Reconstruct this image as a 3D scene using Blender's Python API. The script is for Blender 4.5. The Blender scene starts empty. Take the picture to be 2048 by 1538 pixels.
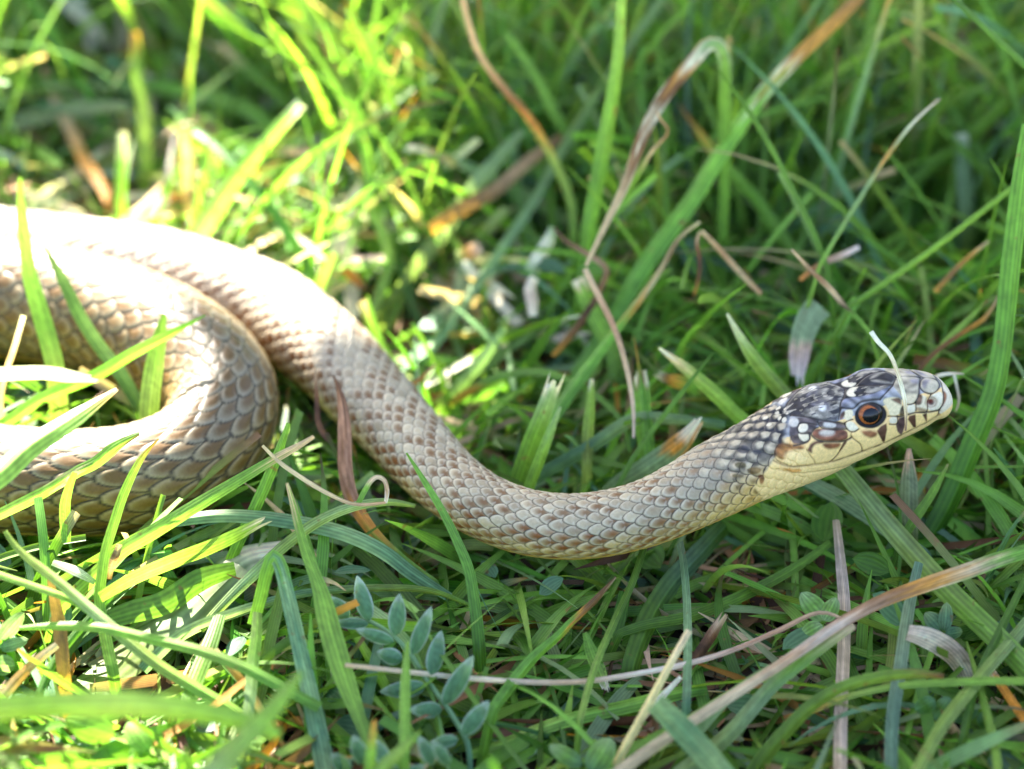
import bpy, math, random
import numpy as np

random.seed(7)
rng = np.random.default_rng(11)
SC = bpy.context.scene
COL = SC.collection

# ------------------------------------------------------------------ camera
PITCH = math.radians(32.0)
SP, CP = math.sin(PITCH), math.cos(PITCH)
CAM = np.array([0.0, -0.30 * CP, 0.022 + 0.30 * SP])
RIGHT = np.array([1.0, 0.0, 0.0])
UP = np.array([0.0, SP, CP])
FWD = np.array([0.0, CP, -SP])
K = 0.45 / 2048.0
cam_data = bpy.data.cameras.new("camera")
cam_data.lens = 80.0
cam_data.sensor_width = 36.0
cam_data.clip_start = 0.01
cam_data.clip_end = 200.0
cam_data.dof.use_dof = True
cam_data.dof.focus_distance = 0.2845
cam_data.dof.aperture_fstop = 12.5
cam_data.dof.aperture_blades = 0
cam = bpy.data.objects.new("camera", cam_data)
COL.objects.link(cam)
cam.location = CAM
cam.rotation_euler = (math.pi / 2 - PITCH, 0, 0)
SC.camera = cam

# ------------------------------------------------------------------ sky and sun
SUN_EL, SUN_AZ = math.radians(40.0), math.radians(-22.0)      # azimuth from +Y, negative = to the left
SUN = np.array([math.sin(SUN_AZ) * math.cos(SUN_EL), math.cos(SUN_AZ) * math.cos(SUN_EL), math.sin(SUN_EL)])
world = bpy.data.worlds.new("World")
SC.world = world
world.use_nodes = True
nt = world.node_tree
sky = nt.nodes.new("ShaderNodeTexSky")
sky.sky_type = 'NISHITA'
sky.sun_disc = False
sky.sun_elevation = SUN_EL
sky.sun_rotation = SUN_AZ
sky.altitude = 300
sky.air_density = 0.8
sky.dust_density = 4.0
sky.ozone_density = 0.3
nt.links.new(sky.outputs[0], nt.nodes["Background"].inputs[0])
nt.nodes["Background"].inputs[1].default_value = 0.085
sun_data = bpy.data.lights.new("sun", 'SUN')
sun_data.energy = 5.0
sun_data.angle = math.radians(0.53)
sun_data.color = (1.0, 0.95, 0.86)
sun = bpy.data.objects.new("sun", sun_data)
COL.objects.link(sun)
sun.location = (-1, 2, 3)
from mathutils import Vector
sun.rotation_euler = Vector(-SUN).to_track_quat('-Z', 'Y').to_euler()

SC.view_settings.view_transform = 'Standard'
SC.view_settings.look = 'None'
SC.view_settings.exposure = 3.5
SC.view_settings.gamma = 1.0
SC.view_settings.use_curve_mapping = False
SC.render.engine = 'CYCLES'
SC.cycles.max_bounces = 10
SC.cycles.transmission_bounces = 8
SC.cycles.transparent_max_bounces = 8
SC.cycles.sample_clamp_indirect = 6.0
SC.cycles.caustics_reflective = False
SC.cycles.caustics_refractive = False


# ------------------------------------------------------------------ helpers
def at(x, y, D):
    """world point at image position x, y (photo pixels) and depth D metres"""
    return CAM + D * (FWD + K * (x - 1024.0) * RIGHT - K * (y - 769.0) * UP)


def depth_at_height(y, h):
    """depth at which the sight line of image row y is h metres above the ground"""
    return (CAM[2] - h) / (SP + K * (y - 769.0) * CP)


def to_px(P):
    q = np.asarray(P) - CAM
    D = q @ FWD
    return np.stack([1024 + (q @ RIGHT) / (K * D), 769 - (q @ UP) / (K * D), D], -1)


def nrm(a):
    return a / np.maximum(np.linalg.norm(a, axis=-1, keepdims=True), 1e-12)


def sstep(a, b, x):
    t = np.clip((x - a) / (b - a), 0, 1)
    return t * t * (3 - 2 * t)


def make_mesh(name, verts, quads, uv=None, col=None, tris=None, smooth=True):
    me = bpy.data.meshes.new(name)
    verts = np.asarray(verts, np.float32)
    loops, starts, tot = [], [], 0
    q = np.asarray(quads, np.int32).reshape(-1, 4) if quads is not None and len(quads) else np.zeros((0, 4), np.int32)
    t = np.asarray(tris, np.int32).reshape(-1, 3) if tris is not None and len(tris) else np.zeros((0, 3), np.int32)
    li = np.concatenate([q.ravel(), t.ravel()])
    st = np.concatenate([np.arange(len(q)) * 4, len(q) * 4 + np.arange(len(t)) * 3]).astype(np.int32)
    me.vertices.add(len(verts))
    me.vertices.foreach_set("co", verts.ravel())
    me.loops.add(len(li))
    me.loops.foreach_set("vertex_index", li)
    me.polygons.add(len(st))
    me.polygons.foreach_set("loop_start", st)
    if smooth:
        me.polygons.foreach_set("use_smooth", np.ones(len(st), bool))
    if uv is not None:
        ul = me.uv_layers.new(name="UVMap")
        ul.data.foreach_set("uv", np.asarray(uv, np.float32)[li].ravel())
    if col is not None:
        c = np.ones((len(verts), 4), np.float32)
        c[:, :col.shape[1]] = col
        ca = me.color_attributes.new("Col", 'FLOAT_COLOR', 'POINT')
        ca.data.foreach_set("color", c.ravel())
    me.update()
    me.validate()
    return me


def link(name, me, mat=None, parent=None, **props):
    o = bpy.data.objects.new(name, me)
    COL.objects.link(o)
    if mat is not None:
        me.materials.append(mat)
    if parent is not None:
        o.parent = parent
    for k, v in props.items():
        o[k] = v
    return o


def empty(name, loc, **props):
    o = bpy.data.objects.new(name, None)
    COL.objects.link(o)
    o.location = loc
    o.empty_display_size = 0.005
    for k, v in props.items():
        o[k] = v
    return o


def spline(P, n=None, t=None):
    """smooth curve through the rows of P (any columns); returns n rows evenly along it"""
    P = np.asarray(P, float)
    if len(P) == 2:
        t_ = np.linspace(0, 1, n)[:, None]
        return P[0] * (1 - t_) + P[1] * t_
    d = np.linalg.norm(np.diff(P[:, :3], axis=0), axis=1) ** 0.5 + 1e-9
    u = np.concatenate([[0], np.cumsum(d)])
    m = np.zeros_like(P)
    s = np.diff(P, axis=0) / np.diff(u)[:, None]
    h = np.diff(u)[:, None]
    m[1:-1] = (s[:-1] * h[1:] + s[1:] * h[:-1]) / (h[1:] + h[:-1])
    m[0], m[-1] = 1.5 * s[0] - .5 * m[1], 1.5 * s[-1] - .5 * m[-2]
    uu = np.linspace(0, u[-1], 40 * len(P))
    i = np.clip(np.searchsorted(u, uu, side='right') - 1, 0, len(P) - 2)
    hh = (u[i + 1] - u[i])[:, None]
    x = ((uu - u[i])[:, None]) / hh
    Q = (2 * x**3 - 3 * x**2 + 1) * P[i] + (x**3 - 2 * x**2 + x) * hh * m[i] + (-2 * x**3 + 3 * x**2) * P[i + 1] + (x**3 - x**2) * hh * m[i + 1]
    L = np.concatenate([[0], np.cumsum(np.linalg.norm(np.diff(Q[:, :3], axis=0), axis=1))])
    if t is None:
        t = np.linspace(0, 1, n)
    return np.stack([np.interp(t * L[-1], L, Q[:, k]) for k in range(Q.shape[1])], 1)


# ------------------------------------------------------------------ materials
def node_mat(name):
    m = bpy.data.materials.new(name)
    m.use_nodes = True
    n = m.node_tree.nodes
    n.clear()
    return m, n, m.node_tree.links


def leaf_material(name, translucency=0.42, rough=0.42, veins=26.0, bump=0.25, spec=0.5, flecks=0.75):
    m, n, l = node_mat(name)
    out = n.new("ShaderNodeOutputMaterial")
    p = n.new("ShaderNodeBsdfPrincipled")
    tr = n.new("ShaderNodeBsdfTranslucent")
    mix = n.new("ShaderNodeMixShader")
    at_ = n.new("ShaderNodeAttribute")
    at_.attribute_name = "Col"
    uv = n.new("ShaderNodeUVMap")
    sep = n.new("ShaderNodeSeparateXYZ")
    l.new(uv.outputs[0], sep.inputs[0])
    # parallel veins: fine lines across u, slightly wandering along v
    mul = n.new("ShaderNodeMath"); mul.operation = 'MULTIPLY'; mul.inputs[1].default_value = veins
    l.new(sep.outputs[0], mul.inputs[0])
    sine = n.new("ShaderNodeMath"); sine.operation = 'SINE'
    l.new(mul.outputs[0], sine.inputs[0])
    tex = n.new("ShaderNodeTexNoise")
    tex.inputs["Scale"].default_value = 900.0
    tex.inputs["Detail"].default_value = 4.0
    geo = n.new("ShaderNodeNewGeometry")
    l.new(geo.outputs["Position"], tex.inputs["Vector"])
    tex2 = n.new("ShaderNodeTexNoise")
    tex2.inputs["Scale"].default_value = 160.0
    tex2.inputs["Detail"].default_value = 3.0
    l.new(geo.outputs["Position"], tex2.inputs["Vector"])
    # brightness factor = 1 + .10*sine + noise terms
    a = n.new("ShaderNodeMath"); a.operation = 'MULTIPLY_ADD'; a.inputs[1].default_value = 0.17; a.inputs[2].default_value = 0.38
    l.new(sine.outputs[0], a.inputs[0])
    b = n.new("ShaderNodeMath"); b.operation = 'MULTIPLY_ADD'; b.inputs[1].default_value = 0.55
    l.new(tex.outputs[0], b.inputs[0]); l.new(a.outputs[0], b.inputs[2])
    c = n.new("ShaderNodeMath"); c.operation = 'MULTIPLY_ADD'; c.inputs[1].default_value = 0.75
    l.new(tex2.outputs[0], c.inputs[0]); l.new(b.outputs[0], c.inputs[2])
    vm = n.new("ShaderNodeVectorMath"); vm.operation = 'SCALE'
    l.new(at_.outputs["Color"], vm.inputs[0]); l.new(c.outputs[0], vm.inputs["Scale"])
    # small rusty flecks and worn spots
    tex3 = n.new("ShaderNodeTexNoise")
    tex3.inputs["Scale"].default_value = 520.0
    tex3.inputs["Detail"].default_value = 2.0
    l.new(geo.outputs["Position"], tex3.inputs["Vector"])
    mr = n.new("ShaderNodeMapRange")
    mr.inputs["From Min"].default_value = 0.69; mr.inputs["From Max"].default_value = 0.76
    mr.inputs["To Max"].default_value = flecks
    l.new(tex3.outputs[0], mr.inputs["Value"])
    mx = n.new("ShaderNodeMix"); mx.data_type = 'RGBA'
    mx.inputs[7].default_value = (.20, .11, .035, 1)
    l.new(mr.outputs[0], mx.inputs[0]); l.new(vm.outputs[0], mx.inputs[6])
    vm = n.new("ShaderNodeVectorMath"); vm.operation = 'SCALE'; vm.inputs["Scale"].default_value = 1.0
    l.new(mx.outputs[2], vm.inputs[0])
    l.new(vm.outputs[0], p.inputs["Base Color"])
    # waxy bloom: gloss varies along the blade
    rr = n.new("ShaderNodeMath"); rr.operation = 'MULTIPLY_ADD'; rr.inputs[1].default_value = .35; rr.inputs[2].default_value = rough - .15
    l.new(tex2.outputs[0], rr.inputs[0]); l.new(rr.outputs[0], p.inputs["Roughness"])
    p.inputs["Specular IOR Level"].default_value = spec
    # light passing through is warmer and brighter than light reflected
    tint = n.new("ShaderNodeVectorMath"); tint.operation = 'MULTIPLY'
    tint.inputs[1].default_value = (1.65, 1.75, 0.85)
    l.new(vm.outputs[0], tint.inputs[0])
    l.new(tint.outputs[0], tr.inputs[0])
    bp = n.new("ShaderNodeBump")
    bp.inputs["Strength"].default_value = bump
    bp.inputs["Distance"].default_value = 0.0001
    l.new(b.outputs[0], bp.inputs["Height"])
    l.new(bp.outputs[0], p.inputs["Normal"])
    mix.inputs[0].default_value = translucency
    l.new(p.outputs[0], mix.inputs[1]); l.new(tr.outputs[0], mix.inputs[2])
    l.new(mix.outputs[0], out.inputs[0])
    return m


M_GRASS = leaf_material("grass_leaf", 0.36, 0.46, 30.0, .8, .36)
M_DRY = leaf_material("dry_grass", 0.22, 0.62, 44.0, 0.5, 0.3)
M_HAIRY = leaf_material("downy_leaflet", 0.25, 0.75, 9.0, 0.6, 0.25)
M_TREE = leaf_material("tree_leaf", 0.40, 0.45, 12.0)


def solid_material(name, c1, c2, scale, rough=0.9, bump=0.4, dist=0.001):
    m, n, l = node_mat(name)
    out = n.new("ShaderNodeOutputMaterial")
    p = n.new("ShaderNodeBsdfPrincipled")
    geo = n.new("ShaderNodeNewGeometry")
    tex = n.new("ShaderNodeTexNoise")
    tex.inputs["Scale"].default_value = scale
    tex.inputs["Detail"].default_value = 8.0
    l.new(geo.outputs["Position"], tex.inputs["Vector"])
    r = n.new("ShaderNodeValToRGB")
    r.color_ramp.elements[0].position = .35
    r.color_ramp.elements[1].position = .68
    r.color_ramp.elements[0].color = (*c1, 1)
    r.color_ramp.elements[1].color = (*c2, 1)
    l.new(tex.outputs[0], r.inputs[0]); l.new(r.outputs[0], p.inputs["Base Color"])
    bp = n.new("ShaderNodeBump")
    bp.inputs["Strength"].default_value = bump
    bp.inputs["Distance"].default_value = dist
    l.new(tex.outputs[0], bp.inputs["Height"]); l.new(bp.outputs[0], p.inputs["Normal"])
    p.inputs["Roughness"].default_value = rough
    l.new(p.outputs[0], out.inputs[0])
    return m


M_SOIL = solid_material("dark_soil", (.018, .012, .008), (.06, .042, .026), 220.0, .95, .8, .002)
M_BARK = solid_material("bark", (.06, .045, .03), (.17, .13, .09), 60.0, .9, .8, .004)

# ------------------------------------------------------------------ the ground
R_ = np.array([0, .03, .06, .1, .15, .2, .3, .45, .7, 1.1, 2, 4, 8, 16, 32, 60])
A_ = np.linspace(0, 2 * math.pi, 49)[:-1]
gv, gq = [(0, .05, 0)], []
for i, r in enumerate(R_[1:]):
    for a in A_:
        x, y = r * math.cos(a), .05 + r * math.sin(a)
        gv.append((x, y, 0.0025 * math.sin(37 * x + 2) * math.cos(41 * y) - .001 if r < 3 else -.02))
gt = [(0, 1 + k, 1 + (k + 1) % 48) for k in range(48)]
for i in range(len(R_) - 2):
    for k in range(48):
        a, b = 1 + i * 48 + k, 1 + i * 48 + (k + 1) % 48
        gq.append((a, a + 48, b + 48, b))
link("ground", make_mesh("ground", gv, gq, tris=gt), M_SOIL, kind="structure",
     label="dark soil of the lawn under the grass", category="ground")

# ------------------------------------------------------------------ the snake
HO = np.array([1700.0, 840.0])                       # head origin and axes in the side chart of the head
HU = np.array([math.cos(math.radians(18)), -math.sin(math.radians(18))])
HN = np.array([HU[1], -HU[0]])
H_D = 0.2885
z1 = lambda p: np.array([1400 + p[0] / 3.531, 680 + p[1] / 3.531])
z2 = lambda p: np.array([1580 + p[0] / 6.024, 740 + p[1] / 6.024])
z3 = lambda p: np.array([1400 + p[0] / 6.827, 680 + p[1] / 6.827])
TOP = [(0, 690), (100, 645), (200, 600), (300, 540), (400, 480), (500, 435), (600, 390), (700, 345), (800, 310), (900, 285), (1000, 265),
       (1070, 235), (1150, 205), (1250, 192), (1350, 190), (1450, 198), (1550, 215), (1650, 250), (1720, 300), (1757, 350), (1769, 395)]
BOT = [(1769, 400), (1760, 450), (1740, 490), (1690, 530), (1640, 580), (1600, 610), (1500, 665), (1400, 705), (1300, 765), (1200, 815), (1100, 870),
       (1000, 910), (900, 960), (800, 1000), (700, 1050), (600, 1095), (500, 1130), (400, 1180), (300, 1235), (200, 1280), (100, 1315), (0, 1340)]


def ab(p):
    q = z1(p) - HO
    return (q @ HU, q @ HN)


top_ab = np.array([ab(p) for p in TOP])
bot_ab = np.array([ab(p) for p in BOT])
top_ab = top_ab[np.argsort(top_ab[:, 0])]
bot_ab = bot_ab[np.argsort(bot_ab[:, 0])]
A_TIP = max(top_ab[:, 0].max(), bot_ab[:, 0].max()) + .5
st = []                                               # px, py, depth, half size in px
for a in [A_TIP, A_TIP - .6, A_TIP - 2, A_TIP - 4.5, A_TIP - 8, A_TIP - 13, A_TIP - 20, A_TIP - 30, A_TIP - 43, 140, 120, 95, 70, 45, 20, -5, -30, -55, -80, -105]:
    t_ = np.interp(a, top_ab[:, 0], top_ab[:, 1])
    b_ = np.interp(a, bot_ab[:, 0], bot_ab[:, 1])
    c_, h_ = (t_ + b_) / 2, max((t_ - b_) / 2, .3)
    if a > A_TIP - 50:
        h_ = max(h_ if a < A_TIP - 25 else 0, 52 * (1 - ((a - (A_TIP - 50)) / 50.0) ** 2.3) ** .5 if a < A_TIP else .3)
        c_ = np.interp(a, [A_TIP - 50, A_TIP], [0, -14.0])
    q = HO + a * HU + c_ * HN
    st.append((q[0], q[1], H_D, h_))
for x, y, h, r in [(1500, 925, 2.05, 80), (1430, 960, 1.85, 77), (1360, 997, 1.7, 71), (1290, 1027, 1.55, 67), (1210, 1047, 1.42, 66),
                   (1130, 1053, 1.35, 66), (1050, 1043, 1.3, 66), (970, 1013, 1.28, 66), (900, 966, 1.25, 69), (835, 900, 1.25, 75),
                   (780, 838, 1.25, 79), (735, 790, 1.25, 83), (680, 730, 1.28, 86), (621, 678, 1.3, 88), (540, 620, 1.3, 90), (440, 584, 1.3, 92),
                   (330, 554, 1.3, 95), (200, 537, 1.3, 98), (60, 522, 1.3, 100), (-100, 500, 1.3, 103), (-300, 430, 1.3, 106),
                   (-520, 420, 1.3, 108), (-690, 470, 1.3, 110), (-680, 545, 1.35, 112), (-500, 590, 1.4, 114), (-300, 590, 1.45, 116), (-120, 590, 1.5, 117),
                   (0, 597, 1.5, 118), (150, 618, 1.5, 119), (270, 655, 1.5, 119), (360, 700, 1.47, 118), (420, 750, 1.42, 115), (446, 805, 1.37, 112),
                   (430, 865, 1.32, 110), (370, 920, 1.28, 109), (270, 955, 1.25, 109), (150, 965, 1.25, 108), (20, 958, 1.25, 108), (-120, 940, 1.25, 106),
                   (-300, 915, 1.2, 100), (-520, 930, 1.1, 90), (-760, 1000, .9, 74), (-980, 1050, .65, 52), (-1200, 1030, .45, 32), (-1400, 980, .35, 14), (-1500, 940, .3, 5)]:
    st.append((x, y, depth_at_height(y, h / 100), r))
st = np.array(st)
P0 = np.array([at(x, y, D) for x, y, D, r in st])
half0 = st[:, 3] * K * st[:, 2]
L0 = np.concatenate([[0], np.cumsum(np.linalg.norm(np.diff(P0, axis=0), axis=1))])
# fine curve, then sampled at a step that grows away from the head
fine = spline(np.column_stack([P0, half0]), 12000)
Lf = np.concatenate([[0], np.cumsum(np.linalg.norm(np.diff(fine[:, :3], axis=0), axis=1))])
s_knots = [0, .0008, .024, .03, .135, .16, .21, .30, .37, .6]
ds_knots = [.00002, .00008, .00008, .00012, .00016, .0003, .00035, .0002, .0004, .0008]
S = [0.0]
while S[-1] < Lf[-1] - 1e-5:
    S.append(S[-1] + float(np.interp(S[-1], s_knots, ds_knots)))
S = np.minimum(np.array(S), Lf[-1])
C = np.stack([np.interp(S, Lf, fine[:, k]) for k in range(3)], 1)
half = np.interp(S, Lf, fine[:, 3])
# tangents (towards the tail), smoothed, straight in the head
win = 0.006
T = np.stack([np.interp(S + win, Lf, fine[:, k]) - np.interp(np.maximum(S - win, 0), Lf, fine[:, k]) for k in range(3)], 1)
T = nrm(T)
T_head = -(HU[0] * RIGHT - HU[1] * UP)
wh = 1 - sstep(.019, .034, S)
T = nrm(T * (1 - wh[:, None]) + T_head * wh[:, None])
Z = np.array([0, 0, 1.0])
U_ = nrm(Z - (T @ Z)[:, None] * T)
roll = math.radians(4) * wh
SIDE = np.cross(U_, T)
U2 = U_ * np.cos(roll)[:, None] + SIDE * np.sin(roll)[:, None]
SIDE = np.cross(U2, T)
U_ = U2
view = nrm(C - CAM)
NP = nrm(np.cross(T, view))
# width : height of the sections
rho = np.interp(S, [0, .004, .010, .016, .0215, .028, .04, .3], [1.12, 1.06, 1.02, 1.06, 1.10, 1.02, 1.0, 1.04])
ex = np.interp(S, [0, .006, .018, .03, .05], [2.3, 2.5, 2.5, 2.2, 2.05])
NT = 384
PHI = -math.pi + 2 * math.pi * np.arange(NT) / NT
sn, cs = np.sin(PHI), np.cos(PHI)
r_ = (np.abs(sn[None] / rho[:, None]) ** ex[:, None] + np.abs(cs[None]) ** ex[:, None]) ** (-1 / ex[:, None])
X_, Y_ = r_ * sn[None], r_ * cs[None]
Y_ = np.where(Y_ < 0, Y_ * .92, Y_)
proj = X_ * np.sum(SIDE * NP, 1)[:, None] + Y_ * np.sum(U_ * NP, 1)[:, None]
mx, mn = proj.max(1), proj.min(1)
h_ = 2 * half / (mx - mn)
shift = -(mx + mn) / 2 * h_
h_ = h_[:, None]
off = shift[:, None, None] * NP[:, None, :]
SURF = C[:, None, :] + (X_ * h_)[..., None] * SIDE[:, None, :] + (Y_ * h_)[..., None] * U_[:, None, :] + off
CENTRE = C + off[:, 0, :]
RAD = half

RAND_N = nrm(SURF - CENTRE[:, None, :])                # outward direction used for the relief

# ---- body scales: a staggered lattice, every scale domed, tilted and parted from the next by a groove
NS = len(S)
ROWS = 12
PHI_V = math.radians(124)
Lper = np.interp(S, [0, .02, .05, .12, .2, .3, .5], [.0021, .0023, .0028, .0031, .0040, .0049, .0049])
sig = np.concatenate([[0], np.cumsum(np.diff(S) / Lper[:-1])])
rp = (half * PHI_V / ROWS)
RHO = np.abs(PHI)[None, :] / PHI_V * ROWS * np.sign(PHI)[None, :]
SG = np.broadcast_to(sig[:, None], (NS, NT))
RH = np.broadcast_to(RHO, (NS, NT))
Lp = Lper[:, None]
rpp = rp[:, None]


def hash01(a, b, k):
    v = np.sin(a * 127.1 + b * 311.7 + k * 74.7) * 43758.5453
    return v - np.floor(v)


# overlapping scales: each is a rounded tongue lying on the ones behind it; the first (nearest the head) that covers a point owns it
f32 = np.float32
sa = np.interp(S, [0, .15, .28], [.60, .60, .565])[:, None].astype(f32)
sb = np.interp(S, [0, .15, .28], [1.10, 1.09, .98])[:, None].astype(f32)
SG, RH = SG.astype(f32), RH.astype(f32)
own = np.zeros((NS, NT), bool)
edge = np.full((NS, NT), 9, f32)
near_f = np.full((NS, NT), 9, f32)
bi = np.zeros((NS, NT), f32); bk = np.zeros((NS, NT), f32); bx = np.zeros((NS, NT), f32); by = np.zeros((NS, NT), f32)
m0 = np.floor(2 * SG)
for dm in (-2, -1, 0, 1, 2):
    mm = m0 + dm
    par = np.mod(mm, 2)
    ra = 2 * np.floor((RH - par) / 2) + par
    for row in (ra, ra + 2):
        jx = (hash01(mm, row, 1) - .5) * .13
        jy = (hash01(mm, row, 2) - .5) * .20
        dx = SG - mm * .5 - jx
        dy = RH - row - jy
        gr = .95 + .12 * hash01(mm, row, 6)
        fv_ = ((np.abs(dx) / (sa * gr)) ** 1.85 + (np.abs(dy) / (sb * gr)) ** 1.85) ** (1 / 1.85)
        take = (~own) & (fv_ < 1)
        cand = (~own) & (~take) & (fv_ < near_f)      # remembered for points no scale covers
        upd = take | cand
        bi = np.where(upd, row, bi); bk = np.where(upd, mm, bk); bx = np.where(upd, dx, bx); by = np.where(upd, dy, by)
        edge = np.where(take, np.minimum(edge, 1 - fv_), np.where(~own, np.minimum(edge, np.abs(fv_ - 1)), edge))
        near_f = np.where(cand, fv_, near_f)
        own |= take
edge = np.where(own, edge * 1.25, 0).astype(f32)
bx = bx - .08
is_v = np.abs(RH) > ROWS
# belly: wide plates, one per scale length
fv = np.mod(SG + .25, 1.0)
edge_v = np.minimum(fv, 1 - fv) * Lp / rpp * 2
vb = sstep(ROWS - .15, ROWS + .25, np.abs(RH))
edge = edge * (1 - vb) + edge_v * vb
head_fade = sstep(.0198, .0218, S)[:, None]           # scales start behind the head shields
gw = np.interp(S, [0, .05, .15, .28, .32], [.20, .20, .20, .26, .28])[:, None]
groove = sstep(0.0, 1.0, edge / gw)
dome = sstep(0.0, .95, edge)
amp = (half * np.interp(S, [0, .15, .28], [.040, .036, .026]))[:, None]
H = head_fade * amp * (groove * .50 + dome * .30 + .75 * bx - .5) * np.where(is_v, .45, 1.0)

# ---- colours of the body
ca = lambda *c: np.array(c, float)
lo = np.abs(PHI)[None, :] / PHI_V                     # 0 back .. 1 edge of the belly
back = np.broadcast_to(1 - sstep(.45, .95, lo), (NS, NT))
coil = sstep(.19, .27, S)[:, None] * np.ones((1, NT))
backc = np.broadcast_to(1 - sstep(.22, .70, lo), (NS, NT))
h1, h2, h3 = hash01(bk, bi, 3), hash01(bk, bi, 4), hash01(bk, bi, 5)
light = ca(.40, .325, .20) * back[..., None] + ca(.54, .365, .09) * (1 - back[..., None])
lilac = np.exp(-((S - .155) / .045) ** 2)[:, None, None] * back[..., None] * .7  # bluish cast of the shade painted into these neck scales
light = light * (1 - lilac) + ca(.33, .30, .26) * lilac
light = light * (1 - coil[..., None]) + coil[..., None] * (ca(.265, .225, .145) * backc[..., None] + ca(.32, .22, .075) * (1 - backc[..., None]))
brown = ca(.175, .088, .036) * back[..., None] + ca(.25, .098, .018) * (1 - back[..., None])
brown = brown * (1 - .55 * lilac) + ca(.26, .20, .15) * .55 * lilac
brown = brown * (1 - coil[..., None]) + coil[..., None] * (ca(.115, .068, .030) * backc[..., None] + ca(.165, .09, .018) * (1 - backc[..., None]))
light = light * (.80 + .40 * h1[..., None])
blot = .5 + .5 * np.sin(S * 210 + 1.5 * np.sin(S * 95))[:, None] * np.cos(RH * .55 + 9 * np.sin(S * 60)[:, None])
patch = np.exp(-(((bx + .02) / (.30 + .05 * coil)) ** 2 + (by / .72) ** 2) ** 1.4)
wander = .5 + .5 * np.sin(bk * 0.9 + bi * 2.1) * np.cos(bi * 1.3 - bk * .37)
amount = np.clip(.25 + 1.1 * wander * h2 + .45 * (h2 > .45), 0, 1)
amount = .10 + .88 * sstep(.42, .66, .62 * h2 + .38 * (.5 * wander + .5 * blot) + .05)
amount = amount * (1 - coil) + coil * (.50 + .50 * h2)
patch = patch * amount
patch_c = np.clip(patch * (1 + .5 * coil), 0, 1)[..., None]
colr = light * (1 - patch_c) + brown * patch_c
rim = (np.exp(-((edge - .24) / .10) ** 2) * .30 * (bx > 0) * (1 - .8 * coil))[..., None]
colr = colr * (1 - rim) + ca(.56, .52, .42) * rim
# nape: black with cream streaks along the back, cream-yellow sides with dark flecks
nape = (1 - sstep(.025, .048, S + .009 * (np.abs(lo[0]).mean())))[:, None] * np.ones((1, NT))
nd = np.clip(nape * 1.15, 0, 1) * (1 - sstep(.30, .62, lo + .22 * (h3 - .5)))
ndk = np.clip(nd * (1.05 - 1.15 * np.exp(-((bx - .02) / .27) ** 4 - (by / .52) ** 4) * (h2 > .18)), 0, 1)[..., None]
cream = ca(.66, .58, .43)
nf = np.clip(nape * 1.3, 0, 1)[..., None]
side_c = ca(.56, .46, .30) * (1 - sstep(.34, .72, lo))[..., None] + ca(.86, .53, .14) * sstep(.34, .72, lo)[..., None]
colr = colr * (1 - nf * .75) + side_c * nf * .75
fleck = (nape * (h3 > .66) * sstep(.28, .45, lo) * (1 - sstep(.78, .95, lo)))[..., None] * np.clip(patch / np.maximum(amount, .1) * 1.1, 0, 1)[..., None]
colr = colr * (1 - fleck * .85) + ca(.10, .055, .03) * fleck * .85
colr = colr * (1 - ndk) + ca(.030, .028, .032) * ndk
flank = sstep(.42, .58, lo) * (1 - sstep(.98, 1.06, lo)) * (1 - coil) * sstep(.034, .05, S)[:, None]
fl = (flank * (h3 > .34) * np.exp(-((bx + .04) / .27) ** 2 - ((by - .1) / .7) ** 2))[..., None]
colr = colr * (1 - fl * .85) + ca(.20, .062, .010) * fl * .85
# joints
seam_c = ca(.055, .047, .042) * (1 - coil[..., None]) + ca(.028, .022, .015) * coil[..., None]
warm = sstep(.55, .95, lo)[..., None] * (1 - coil[..., None])
seam_c = seam_c * (1 - warm) + ca(.34, .25, .11) * warm
sw = np.interp(S, [0, .15, .28, .32], [.11, .11, .16, .17])[:, None]
seam = (1 - sstep(.25, 1.0, edge / (sw * (.62 + .38 * sstep(.25, .65, lo)))))[..., None] * (.9 - .25 * vb[..., None])
colr = colr * (1 - seam) + seam_c * seam
belly = vb[..., None]
belly_c = ca(.86, .50, .08) * (1 - .12 * h1[..., None])
colr = colr * (1 - .8 * belly) + (belly_c * (1 - seam * .5)) * belly * .8

# ---- the head: shields and markings in a side chart of the head (both sides alike)
HB = int(np.searchsorted(S, .031))                    # rows that belong to the head
JN = np.where(PHI >= 0)[0]                            # near half of the section
NJ = len(JN)
HP = SURF[:HB][:, JN]
q = HP - CAM
Dz = q @ FWD
hx, hy = (HO[0] - 1024) * K, -(HO[1] - 769) * K
cx = HO[0] + ((q @ RIGHT) - hx * Dz) / (K * H_D)
cy = HO[1] - ((q @ UP) - hy * Dz) / (K * H_D)
CH = np.stack([cx, cy], -1).reshape(-1, 2)
HC = colr[:HB][:, JN].reshape(-1, 3).copy()
HH = np.zeros(len(CH))


def seg_d(P, a, b):
    d = b - a
    t = np.clip(((P - a) @ d) / max(d @ d, 1e-9), 0, 1)
    return np.linalg.norm(P - (a + t[:, None] * d), axis=1)


def sdf(poly):
    poly = np.asarray(poly, float)
    d = np.full(len(CH), 1e9)
    ins = np.zeros(len(CH), bool)
    for i in range(len(poly)):
        a, b = poly[i - 1], poly[i]
        d = np.minimum(d, seg_d(CH, a, b))
        c = (a[1] > CH[:, 1]) != (b[1] > CH[:, 1])
        with np.errstate(divide='ignore', invalid='ignore'):
            xx = (b[0] - a[0]) * (CH[:, 1] - a[1]) / (b[1] - a[1]) + a[0]
        ins ^= c & (CH[:, 0] < xx)
    return np.where(ins, -d, d)


def line_d(pts):
    pts = np.asarray(pts, float)
    d = np.full(len(CH), 1e9)
    for a, b in zip(pts[:-1], pts[1:]):
        d = np.minimum(d, seg_d(CH, a, b))
    return d


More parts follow.
